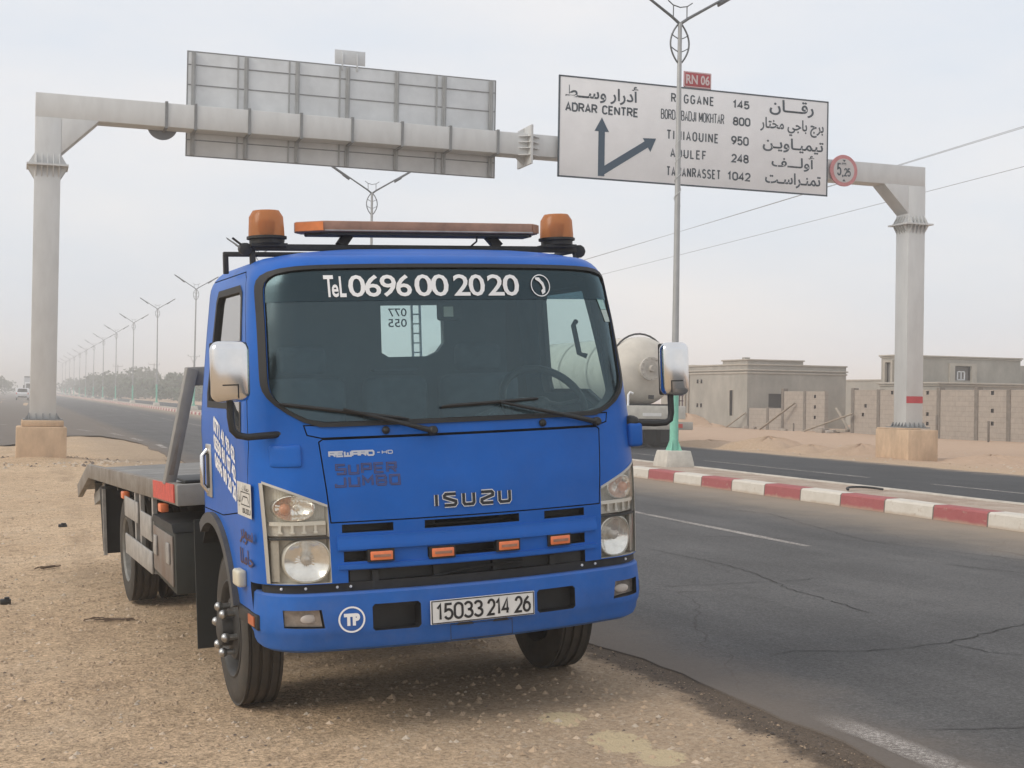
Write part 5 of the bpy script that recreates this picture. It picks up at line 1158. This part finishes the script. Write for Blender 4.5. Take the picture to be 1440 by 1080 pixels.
# left flank: phone numbers, sticker, faded script, indicator, fender trim
b = MB()
for i, (t) in enumerate(('0771 41 93 62', '0550 81 07 42', '0696 00 20 20')):
    P = lambda u, v, d, i=i: left(u, v-.094*i+(-u-.83)*.30, d)
    put_text(b, t, P, -1.10, -.60, 1.325, 1.408, .003, 0, .042)
b.build('phone_lettering', WHITE, doorL)
b = MB(); b.slab(lambda u, v, d: left(-.585+.30*u, 1.02+.16*v, d), 4, 2, .0022, .0004, 0)
put_text(b, 'ISUZU', left, -.47, -.30, 1.035, 1.06, .003, 1, .03); put_stroke(b, [(-.50, 1.075), (-.31, 1.075), (-.31, 1.135), (-.50, 1.135)], .005, left, .003, 1, True); put_stroke(b, [(-.48, 1.09), (-.45, 1.115), (-.36, 1.115), (-.33, 1.09)], .006, left, .003, 1)
put_text(b, arabic('حملات'), left, -.47, -.32, 1.142, 1.17, .003, 1); put_text(b, arabic('سيارات'), left, -.575, -.515, 1.06, 1.15, .003, 1); b.build('dealer_sticker', [mat('sticker_white', (.62, .61, .57), .5, 0, .15, 30), INK], cab)
b = MB(); put_text(b, arabic('سوبر'), left, -.56, -.27, .885, .96, .003, 0, .012); put_text(b, arabic('حاملا'), left, -.56, -.28, .79, .865, .003, 0, .012); b.build('faded_script', RUST, cab)
for s in (-1, 1):
    b = MB(); b.box(s*.998, s*1.045, .44, .565, .685, .765); b.build('side_indicator', CREAM, cab, bevel=.014, seg=3)
    b = MB(); n = 26; an = [radians(-16+i*150/n) for i in range(n+1)]
    b.slab(lambda u, v, d, s=s: (s*(1.004+d), 1.2-(.520+.055*v)*cos(radians(17+104*u)), .40+(.520+.055*v)*sin(radians(17+104*u))), 26, 2, .022, -.02); b.build('fender_trim', mat('trim_grey', (.075, .075, .075), .6, 0, .3, 6), cab, smooth=30)
    b = MB(); b.box(s*.93, s*1.0, .26, .66, .505, .578); q = b.build('sill_end', BLACK, TR, bevel=.01); b = MB(); b.box(s*1.0005, s*1.006, .30, .42, .52, .565); b.build('side_reflector', mat('orange_reflector', (.50, .13, .05), .4), q)
    b = MB(); b.box(s*1.035, s*.72, 1.60, 1.615, .19, .90); b.build('mudflap', mat('flap_dark', (.028, .03, .028), .7), TR)
    b = MB(); b.slab(lambda u, v, d, s=s: (s*(.66+.33*v), 1.2-(.545+d)*cos(radians(15+125*u)), .40+(.545+d)*sin(radians(15+125*u))), 20, 1, .012, 0); b.build('wheel_liner', CHASSIS, TR)

# mirrors
def mirror(c, sx, sz, s, arm, lean):
    b = MB(); b.box(-sx/2, sx/2, -.045, .045, -sz/2, sz/2); o = b.build('mirror', CHROME, TR, bevel=.040, seg=5); o.location = c; o.rotation_euler = (0, lean, -.10 if s < 0 else -.24)
    b = MB(); b.box(-sx/2+.003, sx/2-.003, .030, .0485, -sz/2+.004, sz/2-.004); b.build('bezel', BLACK, o, bevel=.016); b = MB(); b.box(-sx/2+.022, sx/2-.022, .0486, .0500, -sz/2+.03, sz/2-.03); b.build('mirror_glass', mat('mirror_glass', (.6, .6, .6), .05, 1), o)
    b = MB(); put_stroke(b, [(s*sx*.22, -sz*.22), (-s*sx*.22*0-s*sx*.18, -sz*.22), (-s*sx*.18, -sz*.44)], .006, lambda u, v, d: (u, -.0455-d, v), .001); b.build('seam', BLACK, o)
    b = MB(); b.tube(arm, .0165, 10); b.build('mirror_arm', BLACK, o, smooth=50).matrix_parent_inverse = (Matrix.Translation(c) @ o.rotation_euler.to_matrix().to_4x4()).inverted()
mirror((-1.104, .18, 1.705), .175, .275, -1, [(-1.105, .19, 1.60), (-1.106, .19, 1.50), (-1.098, .19, 1.44), (-1.075, .19, 1.415), (-1.03, .19, 1.405), (-.89, .20, 1.41), (-.845, .24, 1.412)], .0)
mirror((1.190, .18, 1.655), .150, .275, 1, [(1.170, .19, 1.54), (1.172, .19, 1.43), (1.165, .19, 1.395), (1.14, .19, 1.380), (1.08, .20, 1.378), (.98, .24, 1.385)], .0)
for s, zt in ((-1, 1.33), (1, 1.395)):
    if s < 0: b = MB(); b.ball((-.862, .215, 1.41), .034, 0, 14, 8, (1.5, 1, .8)); b.build('mirror_mount', BLACK, TR, smooth=60); b = MB(); b.slab(lambda u, v, d: front(-.93+.13*u, 1.26+.10*v, d), 6, 4, .012, -.03); b.build('mount_pad', BLUE, cab, bevel=.01)
    else:
        b = MB(); b.box(.925, 1.005, .185, .33, 1.265, 1.385); b.build('mount_pad', BLUE, cab, bevel=.018, seg=3); b = MB(); b.ball((.965, .25, 1.388), .045, 0, 16, 8, (1, 1.3, .8)); b.build('mirror_mount', BLACK, TR, smooth=60)

# roof gear
b = MB(); b.box(-.90, .925, .70, .735, 2.300, 2.332); b.box(-.965, .90, .92, .95, 2.288, 2.312)
for x in (-.86, .885): b.box(x-.014, x+.014, .735, .92, 2.296, 2.324)
for x, y, z in ((-.953, .935, 2.20), (.89, .935, 2.22), (-.865, .717, 2.22), (.905, .717, 2.22)): b.box(x-.013, x+.013, y-.013, y+.013, z, 2.30)
b.tube([(-.90, .695, 2.305), (-.90, .745, 2.31)], .032, 10); b.tube([(.915, .695, 2.305), (.93, .72, 2.308), (.915, .745, 2.308)], .036, 10)
rk = b.build('roof_rack', DARKM, TR, bevel=.004)
b = MB(); b.tube([(-.90, .70, 2.31), (-.965, .70, 2.36)], .006, 6); b.build('aerial_stub', DARKM, rk)
def beacon(x, z):
    b = MB(); b.lathe([(.086, -.012), (.086, .008), (.099, .012), (.099, .024), (.09, .026)], (x, .72, z), (0, 0, 1), 30); o = b.build('beacon', BLACK, TR, smooth=40)
    b = MB(); b.box(x-.09, x+.09, .66, .78, z-.028, z-.012); b.build('beacon_foot', DARKM, o)
    b = MB(); b.lathe([(.091, .022), (.090, .05), (.086, .120), (.066, .152), (.002, .155)], (x, .72, z), (0, 0, 1), 12)
    b.build('amber_dome', DOME, o, smooth=32)
    b = MB(); b.lathe([(.03, .025), (.04, .05), (.045, .10), (.02, .11)], (x, .72, z), (0, 0, 1), 16); b.build('rotor', mat('rotor', (.60, .40, .25), .3, .4), o, smooth=40)
DOME = bpy.data.materials.new('amber_dome'); DOME.use_nodes = True; t = DOME.node_tree; pb = t.nodes['Principled BSDF']
pb.inputs['Base Color'].default_value = (.50, .235, .11, 1); pb.inputs['Roughness'].default_value = .2; tr = t.nodes.new('ShaderNodeBsdfTranslucent'); tr.inputs['Color'].default_value = (.72, .38, .18, 1)
t2 = t.nodes.new('ShaderNodeBsdfTransparent'); t2.inputs['Color'].default_value = (.90, .58, .36, 1); m1 = t.nodes.new('ShaderNodeMixShader'); m1.inputs[0].default_value = .45; m2 = t.nodes.new('ShaderNodeMixShader'); m2.inputs[0].default_value = .36
t.links.new(pb.outputs[0], m1.inputs[1]); t.links.new(tr.outputs[0], m1.inputs[2]); t.links.new(m1.outputs[0], m2.inputs[1]); t.links.new(t2.outputs[0], m2.inputs[2]); t.links.new(m2.outputs[0], t.nodes['Material Output'].inputs['Surface'])
beacon(-.790, 2.345); beacon(.795, 2.352)
PB = [(-.525, .62), (.61, .62), (.655, .655), (.655, .80), (-.60, .80), (-.648, .735), (-.648, .70)]
b = MB(); b.prism(PB, lambda u, v, d: (u, v, d), 2.389, 2.443); lb = b.build('light_bar', AMBERD, TR, bevel=.006)
b = MB(); b.prism([(-.50, .64), (.59, .64), (.62, .66), (.62, .78), (-.58, .78), (-.60, .72)], lambda u, v, d: (u, v, d), 2.376, 2.388); b.build('bar_tray', DARKM, lb)
b = MB(); b.prism([(-.529, .615), (-.53, .625), (-.645, .705), (-.652, .697)], lambda u, v, d: (u, v, d), 2.395, 2.438); b.build('end_cap', AMBER, lb)
b = MB(); b.prism([(.612, .615), (.660, .652), (.660, .79), (.6555, .79), (.6555, .656), (.612, .621)], lambda u, v, d: (u, v, d), 2.395, 2.438); b.build('end_cap', AMBERD, lb)
b = MB(); b.box(-.52, .61, .6175, .6195, 2.393, 2.399); b.build('trim_line', ALU, lb)
for s, x in ((-1, -.36), (1, .40)):
    b = MB(); b.beam((x+s*.055, .72, 2.325), (x-s*.005, .74, 2.40), .05, .035, 0, (0, 1, 0)); b.build('bar_foot', BLACK, lb)
b = MB(); b.tube([(.30, .64, 2.396), (.305, .66, 2.35), (.29, .7, 2.33)], .005, 6); b.build('cable', BLACK, lb)

# wheels
def tyre(b, x, y, z, R, wd, mi=0):
    h = wd/2; p = [(.235, -h*.80), (.245, -h*.92), (.30, -h), (R-.045, -h*.97), (R-.014, -h*.86), (R-.003, -h*.74)]
    for g_ in (-.42, -.14, .14, .42): p += [(R, (g_-.055)*wd*.92), (R-.012, (g_-.035)*wd*.92), (R-.012, (g_+.035)*wd*.92), (R, (g_+.055)*wd*.92)]
    p += [(R-.003, h*.74), (R-.014, h*.86), (R-.045, h*.97), (.30, h), (.245, h*.92), (.235, h*.80)]
    b.lathe(p, (x, y, z), (1, 0, 0), 72, mi, caps=False)
for s in (-1, 1):
    x = -.872 if s < 0 else .825; b = MB(); tyre(b, x, 1.03, .39, .39, .200); wh = b.build('front_wheel', TYRE, TR, smooth=28)
    b = MB(); b.lathe([(.236, -s*.09), (.236, s*.08), (.250, s*.096), (.242, s*.100), (.225, s*.085), (.215, s*.03), (.195, s*.015), (.172, s*.045), (.155, s*.085), (.10, s*.092), (.085, s*.097), (.08, s*.150), (.06, s*.158), (.002, s*.158)], (x, 1.03, .39), (1, 0, 0), 48, caps=False); rm = b.build('rim', RIM, wh, smooth=40)
    for i in range(8):
        b = MB(); a = i*pi/4+.3; c = Vector((x+s*.032, 1.03+.183*cos(a), .39+.183*sin(a))); b.ball(c, .026, 0, 10, 6, (.25, 1, 1)); b.build('hand_hole', BLACK, rm, smooth=60)
    for i in range(6):
        b = MB(); a = i*pi/3+.2; c = Vector((x+s*.088, 1.03+.118*cos(a), .39+.118*sin(a))); b.tube([c, c+Vector((s*.038, 0, 0))], .015, 10); b.ball(c+Vector((s*.056, 0, 0)), .024, 0, 14, 9); b.build('nut_cap', mat('nut_steel', (.50, .50, .49), .3, .9, .3, 30), rm, smooth=60)
for s in (-1, 1):
    for x in (.905, .665):
        b = MB(); tyre(b, s*x, 4.72, .39, .39, .205); wh = b.build('rear_wheel', TYRE, TR, smooth=28)
        b = MB(); b.lathe([(.236, -s*.08), (.236, s*.07), (.250, s*.088), (.242, s*.094), (.225, s*.08), (.205, -s*.04), (.15, -s*.07), (.11, -s*.06), (.10, s*.0), (.002, s*.0)], (s*x, 4.72, .39), (1, 0, 0), 48, caps=False); b.build('rim', RIM2, wh, smooth=40)
b = MB(); b.tube([(-.7, 1.0, .39), (.7, 1.0, .39)], .05, 12); b.tube([(-.6, 4.72, .39), (.6, 4.72, .39)], .08, 12); b.ball((0, 4.72, .39), .2, 0, 16, 10); b.build('axle', CHASSIS, TR, smooth=50)
b = MB()
for s in (-1, 1): b.box(s*.42-.04, s*.42+.04, .3, 6.5, .50, .72)
for y in (1.7, 2.8, 3.8, 5.5, 6.3): b.box(-.38, .38, y, y+.1, .54, .70)
b.box(-.35, .35, .5, 1.6, .35, .50); b.tube([(0, 1.5, .5), (0, 4.7, .42)], .05, 10); b.tube([(.2, 1.6, .42), (.35, 4.0, .45), (.35, 5.9, .5)], .04, 8); b.build('chassis_frame', CHASSIS, TR)

# flatbed
def zt(y): return 1.082-.030*(y-1.95) if y < 6.35 else .95-.255*(y-6.35)
for s in (-1, 1):
    b = MB(); b.prism([(1.78, 1.087), (1.78, .967), (6.30, .836), (7.22, .60), (7.26, .715), (6.35, .95)], lambda u, v, d, s=s: (s*d, u, v), 1.055, 1.10); b.build('side_rail', BEDRUST, TR, bevel=.006)
    b = MB(); b.box(s*1.1005, s*1.108, 1.785, 2.54, .968, 1.072); q = b.build('red_reflector', REDREF, TR); q.rotation_euler = (0, 0, 0)
    q.rotation_euler = (-.030, 0, 0); q.location = (0, 0, .058+.008)
    for y in (2.337, 4.034):
        b = MB(); b.box(s*1.06, s*1.11, y-.05, y+.05, zt(y)-.185, zt(y)-.135); b.build('marker_lamp', ORANGE, TR, bevel=.008)
    # side guards and their hangers
    b = MB(); b.box(s*1.09, s*1.105, 2.74, 3.95, .46, .60); b.build('guard_rail', ALU, TR, bevel=.006)
    for y0, y1, z0, z1 in ((3.35, 3.98, .72, .86), (2.76, 3.22, .66, .82)): b = MB(); b.box(s*1.088, s*1.10, y0, y1, z0, z1); b.build('guard_plate', ALU, TR, bevel=.004)
    for y in (2.74, 3.28, 3.52): b = MB(); b.box(s*1.06, s*1.085, y, y+.06, .46, .94); b.build('hanger', ALU, TR)
    b = MB(); b.prism([(5.45, .28), (5.45, .80), (5.75, .80), (5.62, .28)], lambda u, v, d, s=s: (s*d, u, v), .58, 1.07); b.build('mud_guard', CHASSIS, TR)
    b = MB(); b.box(s*.555, s*.575, 5.44, 5.449, .26, .80); b.build('flap_edge', ALU, TR); b = MB(); b.box(s*1.06, s*1.085, 5.42, 5.449, .27, .80); b.build('flap_edge', ALU, TR)
    b = MB(); b.beam((s*.95, 6.9, .60), (s*.95, 5.7, .82), .08, .10); b.beam((s*.95, 6.9, .60), (s*.95, 6.9, .78), .06, .06); b.build('tail_brace', BEDGREY, TR)
b = MB(); b.box(-1.10, 1.10, 1.73, 1.779, .967, 1.087); b.build('front_beam', BEDGREY, TR, bevel=.006)
tp = node_mat('tread_plate'); col = tp.ramp(tp.noise(3, 7, .65), [(.3, (.13, .12, .105)), (.55, (.21, .20, .185)), (.75, (.30, .28, .25))]); tp.link(col, 'Base Color'); tp.b.inputs['Roughness'].default_value = .55; tp.b.inputs['Metallic'].default_value = .4
tp.link(tp.bump(tp.vor(26), .5, .01), 'Normal')
b = MB(); b.prism([(1.78, 1.055), (6.35, .918), (7.25, .688), (7.25, .665), (6.35, .89), (1.78, 1.025)], lambda u, v, d: (d, u, v), -1.054, 1.054); b.build('deck_floor', tp.m, TR)
for y in (2.3, 3.1, 3.9, 4.7, 5.5, 6.2): b = MB(); b.box(-1.05, 1.05, y, y+.07, zt(y)-.16, zt(y)-.075); b.build('cross_member', CHASSIS, TR)
for s in (-1, 1):
    b = MB(); b.beam((s*1.083, 2.12, 1.06), (s*.930, 2.12, 1.735), .066, .085, 0, (0, 1, 0)); b.build('headboard_post', BEDGREY, TR, bevel=.008)
    b = MB(); b.prism([(s*1.088, 1.12), (s*1.06, 1.12), (s*1.01, 1.36), (s*1.02, 1.36)], lambda u, v, d: (u, d, v), 2.0770, 2.0765); b.build('worn_patch', BEDRUST, TR)
b = MB(); b.box(-.96, .96, 2.125, 2.20, 1.632, 1.742); b.build('headboard_beam', BEDGREY, TR, bevel=.008)
b = MB(); b.tube([(-.32, 2.42, 1.17), (.32, 2.42, 1.17)], .085, 18); b.box(-.42, -.33, 2.32, 2.52, 1.04, 1.28); b.box(.33, .42, 2.32, 2.52, 1.04, 1.28); b.box(-.95, -.5, 2.35, 2.8, 1.045, 1.065); b.box(.5, .95, 2.35, 2.8, 1.045, 1.075); b.build('winch', DARKM, TR, bevel=.006)
b = MB()
for x in (.268, .318): b.box(x-.006, x+.006, 1.62, 1.632, 1.15, 2.24)
for i in range(19): b.box(.274, .312, 1.622, 1.63, 1.17+i*.056, 1.178+i*.056)
b.build('ladder_rail', ALU, TR)
# toolbox
b = MB(); b.prism([(1.92, .445), (2.70, .478), (2.70, .80), (1.92, .80)], lambda u, v, d: (d, u, v), -1.09, -.62); tb = b.build('toolbox', BOXG, TR, bevel=.008)
b = MB(); b.prism([(1.915, .801), (2.705, .801), (2.66, .845), (1.96, .845)], lambda u, v, d: (d, u, v), -1.10, -.62); b.build('lid', DARKM, tb)
b = MB(); b.prism([(1.96, .485), (2.66, .51), (2.66, .78), (1.96, .775)], lambda u, v, d: (d, u, v), -1.102, -1.091); dr = b.build('toolbox_door', mat('toolbox_door', (.20, .19, .175), .6, .1, .35, 3, var2=(.16, .10, .07)), tb, bevel=.004)
for y in (2.06, 2.52): b = MB(); b.box(-1.116, -1.103, y-.045, y+.045, .61, .73); b.build('latch', ALU, dr, bevel=.005); 
b = MB(); b.box(-.60, -.45, 1.7, 2.6, .42, .80); b.box(.62, 1.05, 2.0, 3.2, .42, .80); b.build('fuel_tank', CHASSIS, TR, bevel=.02)
b = MB(); b.tube([(-.62, 1.72, .36), (-.62, 1.72, .62)], .10, 14); b.box(-.72, -.52, 1.66, 1.78, .30, .40); b.build('air_reservoir', CHASSIS, TR, smooth=40)

# ================================================================== AIR
HAZE = True
hz = bpy.data.materials.new('haze_air'); hz.use_nodes = True; t = hz.node_tree; t.nodes.clear()
o = t.nodes.new('ShaderNodeOutputMaterial'); v = t.nodes.new('ShaderNodeVolumePrincipled'); v.inputs['Color'].default_value = (.97, .95, .93, 1); v.inputs['Density'].default_value = .0024; v.inputs['Anisotropy'].default_value = .1
t.links.new(v.outputs[0], o.inputs['Volume'])
b = MB(); b.box(-1600, 1600, -80, 2400, -1.2, 14.5); b.build('haze', hz, kind='stuff')
